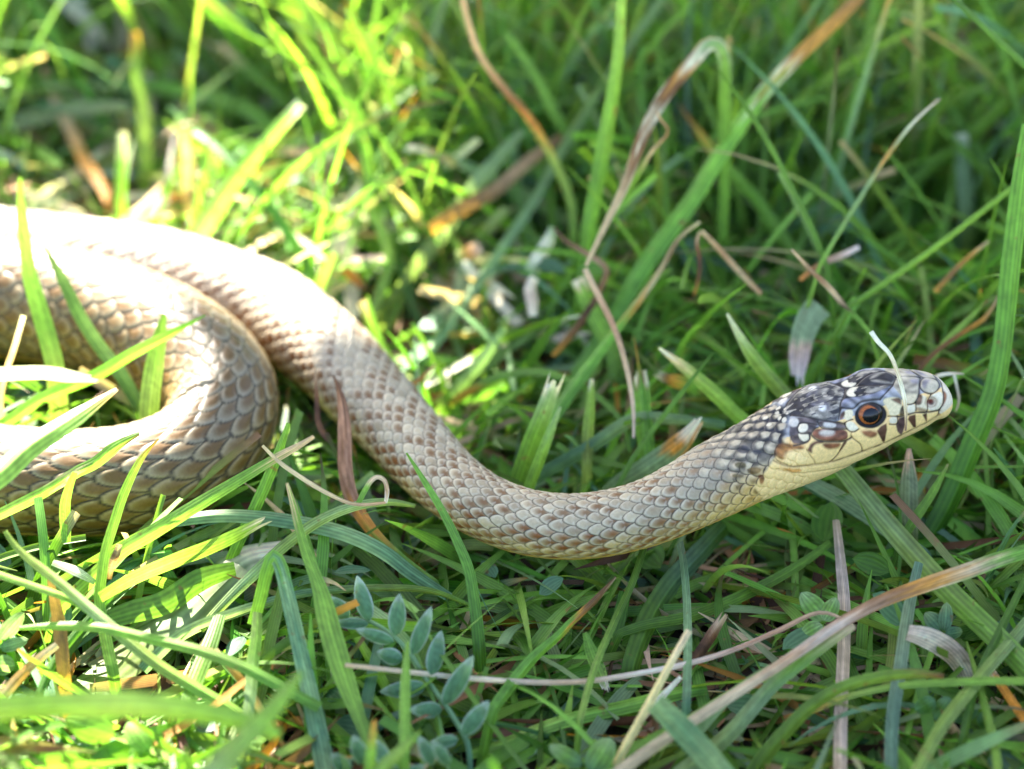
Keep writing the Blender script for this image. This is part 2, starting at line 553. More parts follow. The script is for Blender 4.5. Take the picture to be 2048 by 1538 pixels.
def rounded(poly, it=2):
    p = np.asarray(poly, float)
    for _ in range(it):
        nx = np.roll(p, -1, 0)
        p = np.stack([.75 * p + .25 * nx, .25 * p + .75 * nx], 1).reshape(-1, 2)
    return p


def fill(f, pts, c, soft=2.5, op=1.0, rnd=True):
    global HC
    soft = max(soft * .62, 1.2)
    poly = np.array([f(p) for p in pts])
    if rnd:
        poly = rounded(poly, 2)
    m = (1 - sstep(-soft, soft, sdf(poly)))[:, None] * op
    HC = HC * (1 - m) + np.array(c) * m


def seam_line(f, pts, w=1.7, c=(.045, .035, .03), op=.95, dep=.00011, smooth=True):
    global HC, HH
    p = np.array([f(x) for x in pts], float)
    if smooth and len(p) > 2:
        p = spline(np.column_stack([p, np.zeros(len(p))]), 8 * len(p))[:, :2]
    d = line_d(p)
    m = np.exp(-(d / w) ** 2)
    HC = HC * (1 - (m * op)[:, None]) + np.array(c) * (m * op)[:, None]
    HH -= dep * np.exp(-(d / (w * 1.25)) ** 2)


HA = (CH - HO) @ HU
HBv = (CH - HO) @ HN
DARK, GREY, GREYB, CRM, YEL, BRN, RED = (.035, .033, .040), (.30, .295, .29), (.20, .20, .235), (.72, .62, .43), (.84, .56, .23), (.12, .055, .03), (.22, .085, .045)
jaw_poly = [(-60, 905), (80, 900), (200, 905), (260, 850), (480, 840), (650, 800), (700, 730), (850, 720), (1050, 760), (1200, 650), (1290, 640), (1400, 540), (1500, 530), (1600, 520), (1790, 480), (2000, 380),
            (2000, 900), (1500, 1100), (600, 1500), (-200, 1700), (-400, 1400)]
cover = sstep(-10 - 16 * (HBv < -20), 10 + 4 * (HBv < -20), HA - np.interp(HBv, [-40, 0, 40, 80], [-140, -134, -116, -108]))[:, None]
plain = np.where((HBv > 6)[:, None], np.array(GREY), np.array(YEL))
HC = HC * (1 - cover) + plain * cover
# throat and chin below the lip line
fill(z2, jaw_poly, (.88, .60, .23), 5, 1.0, False)
# crown
fill(z2, [(-70, 540), (-40, 440), (0, 350), (80, 230), (300, 90), (560, 20), (760, -120), (1300, -160), (1900, -60), (1800, 110), (1560, 100), (1270, 80), (1220, 190), (1080, 330), (820, 400), (620, 470), (560, 600), (160, 560), (20, 550)], (.035, .032, .032), 5, 1.0, False)
# parietal shield
fill(z2, [(90, 480), (300, 300), (500, 200), (660, 215), (650, 320), (605, 400), (612, 470), (585, 585), (480, 615), (330, 590), (170, 556)], (.20, .18, .145), 3)
fill(z2, [(50, 470), (260, 290), (470, 190), (650, 190), (520, 290), (360, 350), (240, 470), (150, 540)], DARK, 8, .92)
fill(z2, [(250, 420), (330, 360), (440, 370), (490, 440), (470, 500), (420, 420), (340, 420), (280, 470)], (.09, .085, .10), 8, .85)
fill(z2, [(340, 440), (385, 415), (435, 430), (440, 480), (400, 510), (350, 490)], (.66, .63, .55), 6, .95)
fill(z2, [(480, 280), (560, 290), (600, 340), (560, 380), (490, 330)], DARK, 6, .8)
fill(z2, [(230, 262), (285, 228), (340, 218), (330, 240), (270, 268)], CRM, 2.5)
fill(z2, [(395, 240), (440, 216), (505, 213), (500, 238), (430, 256)], CRM, 2.5)
fill(z2, [(20, 540), (120, 430), (180, 470), (110, 560)], DARK, 6, .8)
for pts in ([(270, 206), (330, 165), (440, 138), (430, 170), (340, 205)], [(435, 190), (470, 152), (510, 145), (505, 172), (455, 198)],
            [(540, 175), (565, 135), (630, 126), (620, 150), (575, 180)], [(600, 175), (650, 135), (715, 128), (715, 155), (640, 182)],
            [(120, 290), (200, 230), (260, 205), (220, 250), (150, 296)], [(-30, 330), (30, 300), (30, 330), (-20, 360)]):
    fill(z2, pts, CRM, 2.5, .95)
rgh = np.random.default_rng(77)
NG = rgh.random((80, 160))


def vnoise(u, v):
    u, v = np.mod(u, 159.0), np.mod(v, 79.0)
    i, j = u.astype(int), v.astype(int)
    fu, fv2 = u - i, v - j
    fu, fv2 = fu * fu * (3 - 2 * fu), fv2 * fv2 * (3 - 2 * fv2)
    i1, j1 = np.minimum(i + 1, 159), np.minimum(j + 1, 79)
    return (NG[j, i] * (1 - fu) + NG[j, i1] * fu) * (1 - fv2) + (NG[j1, i] * (1 - fu) + NG[j1, i1] * fu) * fv2


# dark streaks running along the crown shields, cream marks between them
sk = vnoise((HA + 400) / 15 + .12 * HBv, (HBv + 400) / 4.2 + .02 * HA)
sk2 = vnoise((HA + 300) / 7, (HBv + 200) / 3.0)
crown = (1 - sstep(-2, 3, sdf([z2(p_) for p_ in [(-70, 540), (-40, 440), (0, 350), (80, 230), (300, 90), (560, 20), (760, -120), (1240, -160), (1240, 180), (1080, 330), (820, 400), (620, 470), (560, 600), (160, 560)]])))
dk2 = (crown * sstep(.50, .62, sk * .75 + sk2 * .25))[:, None] * .85
HC = HC * (1 - dk2) + np.array(DARK) * dk2
lt2 = (crown * sstep(.62, .72, vnoise((HA + 900) / 11, (HBv + 700) / 4.0)) * sstep(10, 30, HBv))[:, None] * .45
HC = HC * (1 - lt2) + np.array((.50, .44, .33)) * lt2
for x_, y_, a_w, b_w in [(1165, 945, 34, 46), (1225, 800, 34, 26), (1050, 870, 50, 14), (1105, 880, 40, 12), (1045, 1030, 48, 17), (1100, 1072, 30, 26), (1165, 1100, 36, 34), (1290, 1140, 50, 34), (830, 975, 60, 14),
                         (1330, 690, 50, 11), (900, 1030, 40, 14), (820, 1040, 55, 16), (960, 1160, 40, 22), (1420, 1210, 38, 38), (1200, 1010, 20, 12)]:
    fill(z3, [(x_ - a_w, y_ + a_w * .35), (x_ - a_w * .5, y_ - b_w * .9), (x_ + a_w * .5, y_ - b_w - a_w * .3), (x_ + a_w, y_ - a_w * .35), (x_ + a_w * .5, y_ + b_w * .7), (x_ - a_w * .4, y_ + b_w)], (.66, .57, .40), 2.2, .92)
# frontal
fill(z2, [(560, 60), (700, -60), (1260, -100), (1270, 60), (1225, 170), (1060, 185), (840, 190), (700, 205), (560, 190)], (.03, .028, .032), 4)
for pts in ([(620, 100), (760, 30), (830, 32), (790, 66), (835, 70), (820, 100), (760, 98), (640, 130)], [(745, 195), (760, 165), (815, 150), (826, 165), (800, 196)],
            [(690, 320), (680, 268), (740, 205), (815, 196), (822, 210), (775, 245), (765, 280), (800, 310), (770, 330)]):
    fill(z2, pts, CRM, 3, .95)
for pts in ([(940, 128), (1080, 118), (1210, 150), (1180, 166), (1060, 152)], [(920, 220), (980, 205), (1060, 215), (1120, 200), (1200, 205), (1100, 250), (980, 285), (900, 280)],
            [(880, 60), (1000, 20), (1160, 30), (1240, 60), (1100, 70)], [(960, -20), (1160, -30), (1250, 0), (1100, 10)]):
    fill(z2, pts, (.36, .32, .25), 5, .8)
fill(z2, [(950, 200), (1010, 195), (1020, 225), (970, 240)], DARK, 5, .8)
# supraocular
fill(z2, [(618, 380), (700, 340), (850, 325), (1000, 300), (1130, 230), (1225, 185), (1150, 280), (1080, 355), (960, 365), (840, 392), (770, 455), (640, 458), (612, 420)], GREYB, 3)  # grey-blue sheen painted into the shield's colour
fill(z2, [(640, 420), (740, 380), (900, 345), (1050, 320), (1040, 350), (860, 385), (770, 440), (660, 452)], (.28, .26, .25), 5, .8)
# prefrontal, internasal, nasals
fill(z2, [(1265, 85), (1400, 70), (1562, 92), (1546, 220), (1542, 300), (1500, 400), (1405, 420), (1350, 335), (1225, 195)], (.37, .31, .21), 3)
fill(z2, [(1425, 110), (1560, 105), (1545, 175), (1455, 165)], (.17, .15, .16), 7, .9)
fill(z2, [(1350, 290), (1460, 290), (1540, 290), (1505, 405), (1405, 420), (1350, 340)], (.66, .54, .33), 8)
fill(z2, [(1570, -10), (1700, 30), (1800, 90), (1760, 120), (1640, 92), (1565, 100), (1480, 60)], (.24, .23, .23), 4)
fill(z2, [(1558, 150), (1600, 98), (1680, 92), (1762, 125), (1792, 190), (1762, 248), (1695, 288), (1610, 270), (1560, 215)], (.46, .39, .26), 2.5)
fill(z2, [(1575, 180), (1600, 110), (1690, 125), (1650, 170), (1610, 240)], (.20, .17, .20), 8, .8)
fill(z2, [(1690, 300), (1830, 248), (1838, 420), (1790, 492), (1650, 500), (1640, 400)], CRM, 3)
fill(z2, [(1545, 300), (1640, 320), (1652, 440), (1640, 512), (1512, 500), (1510, 400)], (.70, .58, .37), 3)
fill(z2, [(1505, 410), (1540, 290), (1590, 300), (1580, 410), (1530, 435)], BRN, 4, .95)
fill(z2, [(1510, 445), (1580, 462), (1645, 480), (1640, 512), (1512, 505)], (.26, .15, .06), 5, .8)
# rostral
fill(z2, [(1795, 100), (1870, 110), (1990, 240), (1980, 400), (1790, 550), (1788, 490), (1838, 410), (1830, 240)], (.72, .60, .42), 3)
fill(z2, [(1832, 240), (1885, 290), (1870, 380), (1805, 470), (1832, 370)], (.24, .085, .03), 4, .95)
# loreal region, preoculars
fill(z2, [(1400, 425), (1502, 405), (1508, 522), (1410, 545)], CRM, 3)
fill(z2, [(1095, 365), (1200, 325), (1345, 335), (1345, 450), (1310, 562), (1200, 572), (1185, 470)], (.72, .60, .35), 3)
fill(z2, [(1205, 345), (1330, 330), (1345, 440), (1300, 405), (1235, 375)], BRN, 5, .95)
fill(z2, [(1328, 470), (1350, 420), (1405, 430), (1402, 545), (1305, 565)], (.05, .035, .02), 4, .95)
fill(z2, [(1198, 582), (1290, 570), (1286, 652), (1200, 662)], CRM, 3)
# postoculars, temporals
fill(z2, [(640, 520), (690, 472), (765, 475), (760, 590), (700, 612), (648, 585)], (.72, .60, .36), 3)
fill(z2, [(600, 540), (650, 490), (668, 520), (645, 590), (600, 600)], BRN, 4, .9)
fill(z2, [(662, 640), (750, 606), (822, 690), (832, 716), (750, 748), (690, 712)], (.74, .64, .42), 3)
fill(z2, [(340, 620), (450, 608), (665, 655), (690, 708), (500, 712), (385, 692)], (.12, .09, .08), 3)
fill(z2, [(410, 630), (480, 622), (560, 650), (545, 692), (450, 690), (400, 672)], (.56, .51, .42), 5, .95)
fill(z2, [(262, 765), (310, 705), (480, 706), (685, 716), (702, 800), (660, 845), (480, 852), (330, 832)], RED, 3)
fill(z2, [(350, 745), (420, 715), (545, 712), (540, 770), (450, 790), (370, 780)], (.55, .47, .36), 7, .95)
fill(z2, [(20, 600), (110, 570), (330, 590), (345, 660), (260, 760), (240, 860), (180, 880), (60, 900), (0, 800)], (.10, .075, .07), 4, .95)
fill(z2, [(100, 690), (130, 645), (210, 640), (232, 690), (200, 748), (120, 752)], CRM, 3)
fill(z2, [(108, 770), (140, 752), (245, 760), (240, 830), (190, 865), (130, 830)], (.72, .60, .38), 3)
fill(z2, [(-10, 610), (60, 580), (120, 600), (110, 680), (20, 690)], (.58, .52, .42), 4, .9)
# lip shields: dark wedges and brown tops
fill(z2, [(-140, 900), (-60, 880), (90, 880), (190, 905), (180, 945), (80, 960), (20, 1000), (-20, 1080), (-130, 1060), (-160, 980)], (.30, .115, .03), 7, .9)
fill(z2, [(-40, 985), (60, 950), (150, 960), (200, 1000), (240, 1080), (60, 1110), (-60, 1090)], (.88, .62, .26), 8, .9)
for pts, c in (([(255, 870), (300, 850), (345, 865), (340, 895), (280, 900)], (.08, .06, .02)), ([(340, 905), (400, 885), (450, 900), (440, 930), (370, 945)], (.16, .09, .025)),
               ([(425, 940), (470, 945), (465, 1000), (435, 1010), (430, 970)], (.20, .06, .015)), ([(240, 935), (330, 940), (320, 965), (250, 965)], (.12, .08, .03)),
               ([(90, 1065), (160, 1060), (215, 1085), (200, 1120), (150, 1100)], (.16, .07, .025)), ([(20, 1240), (80, 1230), (110, 1255), (60, 1270)], (.26, .09, .02)),
               ([(270, 760), (330, 735), (370, 770), (340, 800), (290, 795)], (.05, .045, .05)), ([(380, 775), (440, 765), (450, 800), (400, 810)], (.05, .045, .05)),
               ([(580, 890), (640, 900), (720, 900), (720, 925), (640, 930)], (.55, .24, .05))):
    fill(z1, pts, c, 3.5, .85)
fill(z2, [(205, 950), (275, 852), (400, 838), (412, 872), (310, 885), (272, 930), (272, 992), (235, 975)], BRN, 5)
fill(z2, [(385, 880), (480, 866), (615, 866), (602, 922), (490, 945), (420, 930)], (.20, .075, .03), 6)
fill(z2, [(588, 975), (640, 860), (695, 838), (662, 905), (605, 972)], BRN, 3)
fill(z2, [(845, 725), (1060, 745), (1045, 800), (970, 822), (890, 792)], (.25, .10, .04), 6)
fill(z2, [(1048, 745), (1100, 690), (1165, 655), (1168, 725), (1132, 885), (1105, 850)], BRN, 3, rnd=False)
fill(z2, [(1272, 680), (1310, 588), (1405, 558), (1385, 650), (1342, 795), (1292, 745)], (.10, .055, .045), 3, rnd=False)
fill(z2, [(1412, 600), (1430, 558), (1505, 540), (1512, 700), (1480, 690)], BRN, 3, rnd=False)
fill(z2, [(1588, 542), (1640, 525), (1645, 640), (1625, 612)], BRN, 3, rnd=False)
# joints between the shields
for pts, w in ([[(605, 470), (612, 400), (650, 320), (665, 215)], 2.0], [[(665, 215), (840, 190), (1060, 185), (1235, 170)], 1.6], [[(610, 455), (700, 462), (770, 455), (840, 392), (960, 365), (1080, 355)], 2.2],
               [[(1080, 355), (1150, 280), (1225, 190)], 1.8], [[(1225, 190), (1265, 85), (1250, 20)], 1.8], [[(1265, 85), (1400, 68), (1562, 92)], 1.4], [[(1560, 90), (1546, 220), (1542, 300), (1500, 400)], 2.0],
               [[(1558, 150), (1600, 98), (1680, 92), (1762, 125), (1792, 190), (1762, 248), (1695, 288), (1610, 270), (1558, 215), (1558, 150)], 1.8],
               [[(1800, 100), (1830, 240), (1838, 400), (1790, 490), (1785, 545)], 1.6], [[(1690, 290), (1650, 400), (1652, 440), (1640, 512)], 1.5], [[(1510, 400), (1512, 500)], 1.5],
               [[(1300, 575), (1400, 552), (1510, 522), (1640, 515), (1790, 490)], 2.0], [[(1350, 335), (1405, 420), (1510, 400)], 1.4], [[(1185, 570), (1300, 572)], 1.4], [[(1290, 570), (1288, 655), (1200, 665)], 1.4],
               [[(20, 545), (160, 560), (330, 595), (480, 618), (600, 635), (665, 655)], 2.6], [[(585, 590), (612, 470)], 1.8], [[(660, 640), (690, 710), (750, 748), (832, 716)], 1.5], [[(660, 640), (700, 612), (760, 595)], 1.4],
               [[(340, 620), (385, 692), (500, 712), (690, 710)], 2.0], [[(262, 765), (310, 705), (350, 690)], 2.0], [[(262, 770), (330, 835), (480, 855), (660, 848), (745, 810)], 2.2],
               [[(240, 760), (245, 830), (190, 872), (60, 905)], 2.0], [[(100, 690), (120, 752), (245, 760)], 1.6], [[(110, 680), (130, 645), (210, 638), (340, 660)], 1.6]):
    seam_line(z2, pts, w)
for pts, w, o in ([[(745, 748), (740, 800), (850, 900), (870, 985)], 1.5, .75], [[(690, 840), (600, 975), (560, 1030), (490, 1105)], 1.6, .8], [[(205, 950), (260, 1030), (300, 1090), (310, 1132)], 1.3, .45],
                  [[(-180, 1080), (0, 1148), (310, 1132), (490, 1105), (870, 985), (1140, 885), (1500, 712), (1640, 645), (1790, 545)], 2.2, .62],
                  [[(1132, 885), (1105, 850)], 1.2, .6], [[(-150, 1180), (60, 1230), (330, 1220), (700, 1150), (1100, 990)], 1.4, .25], [[(-160, 970), (-150, 1060), (-20, 1130)], 1.6, .6]):
    seam_line(z2, pts, w, (.16, .09, .04), o, .00013)


def blob(f, p, rx, ry, amp_, ang=0.0):
    global HH
    c = f(p)
    d = CH - c
    a = math.radians(ang)
    u = d[:, 0] * math.cos(a) + d[:, 1] * math.sin(a)
    v = -d[:, 0] * math.sin(a) + d[:, 1] * math.cos(a)
    HH += amp_ * np.exp(-(u / rx) ** 2 - (v / ry) ** 2)


blob(z2, (960, 350), 46, 11, .00038, -14)             # brow
blob(z2, (1330, 400), 38, 30, -.00030)                # hollow before the eye
blob(z2, (320, 480), 60, 26, .00014, -20)
blob(z2, (975, 552), 35, 29, -.0010)                  # eye socket
blob(z2, (1690, 390), 8.5, 8, -.00055)                # nostril
blob(z2, (300, 960), 60, 28, .00022, -15)             # cheek
blob(z2, (1670, 190), 17, 13, .00014)
blob(z2, (480, 780), 30, 9, .00010, 4)
blob(z2, (520, 655), 22, 6, .00008, 8)
blob(z2, (170, 695), 10, 8, .00010)
blob(z2, (180, 805), 10, 8, .00010)
d = np.linalg.norm((CH - z2((1690, 390))) / np.array([1.05, 1.0]), axis=1)
m = np.exp(-(d / 7.5) ** 4)[:, None]
HC = HC * (1 - m) + np.array((.16, .035, .02)) * m
m = np.exp(-((d - 10.5) / 2.2) ** 2)[:, None] * .5
HC = HC * (1 - m) + np.array((.22, .12, .06)) * m
d = np.linalg.norm((CH - z2((975, 550))) / np.array([1.18, 1.0]), axis=1)
m = (1 - sstep(25.5, 29.0, d))[:, None]
HC = HC * (1 - m) + np.array((.012, .010, .010)) * m
mott = np.sin(CH[:, 0] * .16 + 1.7 * np.sin(CH[:, 1] * .13)) * np.sin(CH[:, 1] * .24 + 1.3 * np.sin(CH[:, 0] * .09)) + .5 * np.sin(CH[:, 0] * .11 - CH[:, 1] * .33 + 2 * np.sin(CH[:, 0] * .07))
dk_ = (1 - sstep(.25, .45, HC.mean(1)))
HC *= (1 + .38 * mott * dk_)[:, None]
HC *= (0.93 + .14 * np.random.default_rng(3).random(len(HC)))[:, None]
colr[:HB][:, JN] = HC.reshape(HB, NJ, 3)
tmp = colr[:HB]
tmp[:, JN] = HC.reshape(HB, NJ, 3)
Hh = np.zeros((HB, NT))
Hh[:, JN] = HH.reshape(HB, NJ)
for j in range(NT):
    if PHI[j] < 0:
        jm = (NT - j) % NT
        tmp[:, j] = tmp[:, jm]
        Hh[:, j] = Hh[:, jm]
colr[:HB] = tmp
fade_out = (1 - sstep(.026, .031, S[:HB]))[:, None]
H[:HB] += Hh * fade_out
SURF = SURF + RAND_N * H[..., None]

idx = np.arange(NS * NT).reshape(NS, NT)
a_, b_ = idx[:-1], idx[1:]
quads = np.stack([a_, b_, np.roll(b_, -1, 1), np.roll(a_, -1, 1)], -1).reshape(-1, 4)
verts = np.concatenate([SURF.reshape(-1, 3), CENTRE[:1], CENTRE[-1:]])
tip, tail = NS * NT, NS * NT + 1
tris = [(tip, idx[0, j], idx[0, (j + 1) % NT]) for j in range(NT)] + [(tail, idx[-1, (j + 1) % NT], idx[-1, j]) for j in range(NT)]
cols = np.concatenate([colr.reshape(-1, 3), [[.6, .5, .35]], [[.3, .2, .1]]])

m, n, l = node_mat("snake_skin")
out = n.new("ShaderNodeOutputMaterial"); p = n.new("ShaderNodeBsdfPrincipled")
at_ = n.new("ShaderNodeAttribute"); at_.attribute_name = "Col"
geo = n.new("ShaderNodeNewGeometry")
tx = n.new("ShaderNodeTexNoise"); tx.inputs["Scale"].default_value = 2600; tx.inputs["Detail"].default_value = 4
l.new(geo.outputs["Position"], tx.inputs["Vector"])
f = n.new("ShaderNodeMath"); f.operation = 'MULTIPLY_ADD'; f.inputs[1].default_value = .5; f.inputs[2].default_value = .75
l.new(tx.outputs[0], f.inputs[0])
vm = n.new("ShaderNodeVectorMath"); vm.operation = 'SCALE'
l.new(at_.outputs["Color"], vm.inputs[0]); l.new(f.outputs[0], vm.inputs["Scale"]); l.new(vm.outputs[0], p.inputs["Base Color"])
p.inputs["Roughness"].default_value = .38
p.inputs["Specular IOR Level"].default_value = .16
p.inputs["Subsurface Weight"].default_value = .06
p.inputs["Subsurface Radius"].default_value = (.002, .001, .0005)
p.inputs["Subsurface Scale"].default_value = .3
bp = n.new("ShaderNodeBump"); bp.inputs["Strength"].default_value = .12; bp.inputs["Distance"].default_value = .0001
l.new(tx.outputs[0], bp.inputs["Height"]); l.new(bp.outputs[0], p.inputs["Normal"])
l.new(p.outputs[0], out.inputs[0])
M_SNAKE = m

snake = empty("snake", (float(C[2000 if NS > 2000 else NS // 2, 0]), float(C[2000 if NS > 2000 else NS // 2, 1]), 0.0),
              label="slender brown scaled snake with black and cream head gliding through the grass", category="snake")
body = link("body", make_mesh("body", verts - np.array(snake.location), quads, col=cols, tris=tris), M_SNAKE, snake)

# ---- the eyes: a ball set in the socket, round pupil, orange iris
m, n, l = node_mat("snake_eye")
out = n.new("ShaderNodeOutputMaterial"); p = n.new("ShaderNodeBsdfPrincipled")
at_ = n.new("ShaderNodeAttribute"); at_.attribute_name = "Col"
l.new(at_.outputs["Color"], p.inputs["Base Color"])
p.inputs["Roughness"].default_value = .25
p.inputs["Coat Weight"].default_value = .45
p.inputs["Coat Roughness"].default_value = .02
p.inputs["Specular IOR Level"].default_value = .1
l.new(p.outputs[0], out.inputs[0])
M_EYE = m
E2 = z2((978, 548))
near = np.argmin(np.linalg.norm(CH - E2, axis=1))
ei, ej = near // NJ, JN[near % NJ]
for jj, sgn in ((ej, 1), ((NT - ej) % NT, -1)):
    c = SURF[ei, jj]
    side = SIDE[ei] * sgn
    outw = nrm(side * .93 + U_[ei] * .30 - T[ei] * .10)
    RE = .00203
    cen = c - outw * .00062
    fx = nrm(np.cross(outw, U_[ei])); fy = np.cross(fx, outw) * 1.0
    fwd_ax = nrm(-T[ei] - (-T[ei] @ outw) * outw)      # towards the snout
    up_ax = nrm(U_[ei] - (U_[ei] @ outw) * outw)
    nu, nv = 72, 56
    vs, cl = [], []
    for iv in range(nv + 1):
        th = math.pi * iv / nv
        for iu in range(nu):
            ph = 2 * math.pi * iu / nu
            a, b, o = math.sin(th) * math.cos(ph), math.sin(th) * math.sin(ph), math.cos(th)
            vs.append(cen + RE * (a * fwd_ax * 1.0 + b * up_ax * .90 + o * outw * .72))
            rr = math.hypot(a + .06, b - .10) if th < math.pi / 2 else 9
            if rr < .50: cc = np.array((.006, .006, .008))
            else:
                t = float(sstep(.50, .53, rr))
                iris = np.array((.36, .10, .022)) * (.75 + .5 * random.random())
                dk = float(sstep(.64, .78, rr + .35 * max(0, -b - .25) + .45 * max(0, a - .0)))  # iris darkens below and ahead, shading painted into its colour
                cc = (iris * (1 - dk) + np.array((.018, .012, .008)) * dk) * t
            cl.append(cc)
    vs, cl = np.array(vs), np.array(cl)
    qd = [(iv * nu + iu, iv * nu + (iu + 1) % nu, (iv + 1) * nu + (iu + 1) % nu, (iv + 1) * nu + iu) for iv in range(nv) for iu in range(nu)]
    link("eye", make_mesh("eye", vs - np.array(snake.location), qd, col=cl), M_EYE, snake)

# centre line used to keep the grass out of the body
SN_C = CENTRE[::12]
SN_R = RAD[::12]

# ------------------------------------------------------------------ single blades, stems and leaves
PAL = dict(g=(.098, .205, .024), b=(.165, .305, .038), y=(.235, .35, .065), p=(.20, .29, .125), t=(.085, .175, .085), d=(.058, .135, .012), o=(.15, .215, .042),
           n=(.50, .36, .21), r=(.20, .095, .04), a=(.50, .22, .035), w=(.68, .60, .46), l=(.48, .37, .28), s=(.60, .46, .19), k=(.07, .035, .02), v=(.13, .26, .034), e=(.40, .22, .12))
PROT = {}                                             # sight cells of the things the loose grass must not smother


def stops(code, t, jit=.0):
    ts, cs_ = [], []
    for w in code.split():
        cs_.append(PAL[w[0]])
        ts.append(float(w[1:]) if len(w) > 1 else None)
    n = len(ts)
    for i in range(n):
        if ts[i] is None:
            ts[i] = i / max(n - 1, 1)
    cs_ = np.array(cs_)
    return np.stack([np.interp(t, ts, cs_[:, k]) for k in range(3)], 1)


def protect(P, wpx, wt=1):
    Q = to_px(P)
    for x, y, D in Q:
        r = max(wpx * .6, 8)
        for gx in range(int((x - r) // 16), int((x + r) // 16) + 1):
            for gy in range(int((y - r) // 16), int((y + r) // 16) + 1):
                PROT[gx, gy] = max(PROT.get((gx, gy), (0, 0)), (D, wt))


def ribbon(P, W, across, t, code, fold=.25, na=5, cut=False, ragged=False, streak=0.0, seed=0):
    """leaf blade along P (n,3), widths W, unit width directions; V-folded along the midrib"""
    rg = np.random.default_rng(seed)
    n = len(P)
    Tn = nrm(np.gradient(P, axis=0))
    N = nrm(np.cross(across, Tn))
    u = np.linspace(-1, 1, na)
    prof = 1 - np.abs(u)
    V = P[:, None] + across[:, None] * (u[None, :, None] * W[:, None, None] * .5) - N[:, None] * (prof[None, :, None] * W[:, None, None] * .5 * fold)
    if ragged:
        j = rg.uniform(-1, 1, na) * W[-1] * .9
        V[-1] += Tn[-1] * j[:, None]
    uv = np.stack(np.broadcast_arrays((u[None, :] + 1) * .5, (t[:, None] * 1.0)), -1).reshape(-1, 2)
    wob = .5 * rg.normal(0, .035, na)[None] + .5 * np.cumsum(rg.normal(0, .016, (n, na)), 0)
    c = stops(code, np.clip(t[:, None] + wob * (t[:, None] > 0), 0, 1).ravel()).reshape(n, na, 3)
    c = c * (1 + .10 * rg.standard_normal((n, na, 1)))
    midrib = np.exp(-(u / .22) ** 2)[None, :, None]
    c = c * (1 + .30 * midrib) * (1 + .12 * (np.abs(u) > .9)[None, :, None])
    if streak:
        c = c * (1 - streak * (rg.random((1, na, 1)) * rg.random((n, 1, 1)) ** .5))
    idx = np.arange(n * na).reshape(n, na)
    q = np.stack([idx[:-1, :-1], idx[1:, :-1], idx[1:, 1:], idx[:-1, 1:]], -1).reshape(-1, 4)
    return V.reshape(-1, 3), q, uv, c.reshape(-1, 3)


SEED = [100]
G_GREEN = "green grass blades around the snake"
G_DRY = "dry stems and withered blades in the grass"


def trace(pts, b=.6, d=None, n=36):
    """points of a blade: pts in photo px from base to tip; b = base height in cm (or ('D', cm)); d = depth of the tip in cm from 30 cm"""
    P = np.array(pts, float)
    D0 = .30 + b[1] / 100 if isinstance(b, tuple) else depth_at_height(P[0, 1], b / 100)
    D1 = D0 if d is None else .30 + d / 100
    L = np.concatenate([[0], np.cumsum(np.linalg.norm(np.diff(P, axis=0), axis=1))])
    L /= L[-1]
    D = D0 + (D1 - D0) * L
    W3 = np.array([at(x, y, dd) for (x, y), dd in zip(P, D)])
    W3[:, 2] = np.maximum(W3[:, 2], .0012)
    return spline(W3, n), D0, D1


def B(label, cat, pts, w, code, b=.6, d=None, name=None, group=None, root=True, tilt=None, fold=None, ragged=False, streak=0.0, mat=None, n=36, wt=2):
    SEED[0] += 1
    rg = np.random.default_rng(SEED[0])
    P, D0, D1 = trace(pts, b, d, n)
    Dn = to_px(P)[:, 2]
    t = np.linspace(0, 1, n)
    w = [w] if np.isscalar(w) else list(w)
    W = np.interp(t, np.linspace(0, 1, len(w)), w) * K * Dn
    if root and P[0, 2] > .001:
        # carry the blade on down into the turf
        k = 5
        g = P[0].copy(); g[2] = 0
        v = P[0] - P[1]
        g[:2] += np.clip(v[:2] / max(np.linalg.norm(v), 1e-6), -1, 1) * P[0, 2] * .5
        f_ = np.linspace(0, 1, k, endpoint=False)[:, None]
        P = np.concatenate([g * (1 - f_) + P[0] * f_, P])
        W = np.concatenate([np.full(k, W[0]) * np.linspace(.75, 1, k), W])
        t = np.concatenate([np.zeros(k), t])
    Tn = nrm(np.gradient(P, axis=0))
    A = nrm(np.cross(Tn, nrm(P - CAM)))
    ang = math.radians(rg.uniform(-32, 32) if tilt is None else tilt)
    tw = ang + np.linspace(-.25, .25, len(P)) * rg.uniform(-1, 1)
    Bn = np.cross(Tn, A)
    A = A * np.cos(tw)[:, None] + Bn * np.sin(tw)[:, None]
    W = W / np.cos(ang)
    if fold is None:
        fold = rg.uniform(.12, .42)
    dry = (cat != "grass blade")
    v, q, uv, c = ribbon(P, W, A, t, code, fold, 7, ragged=ragged, streak=streak, seed=SEED[0])
    c = c * rg.uniform(.9, 1.1) * (1 + .05 * rg.standard_normal(3))
    if name is None:
        name = "grass_blade" if not dry else ("dry_straw" if "stem" in cat else "withered_leaf")
    o_ = P[0] * 1.0
    o = link(name, make_mesh(name, v - o_, q, uv, np.clip(c, 0.004, .8)), mat or (M_DRY if dry else M_GRASS), label=label, category=cat)
    o.location = o_
    o["group"] = group or (G_DRY if dry else G_GREEN)
    protect(P[5 if root else 0:], np.mean(w), wt)
    return o


GB, DB, DS = "grass blade", "dry blade", "dry stem"
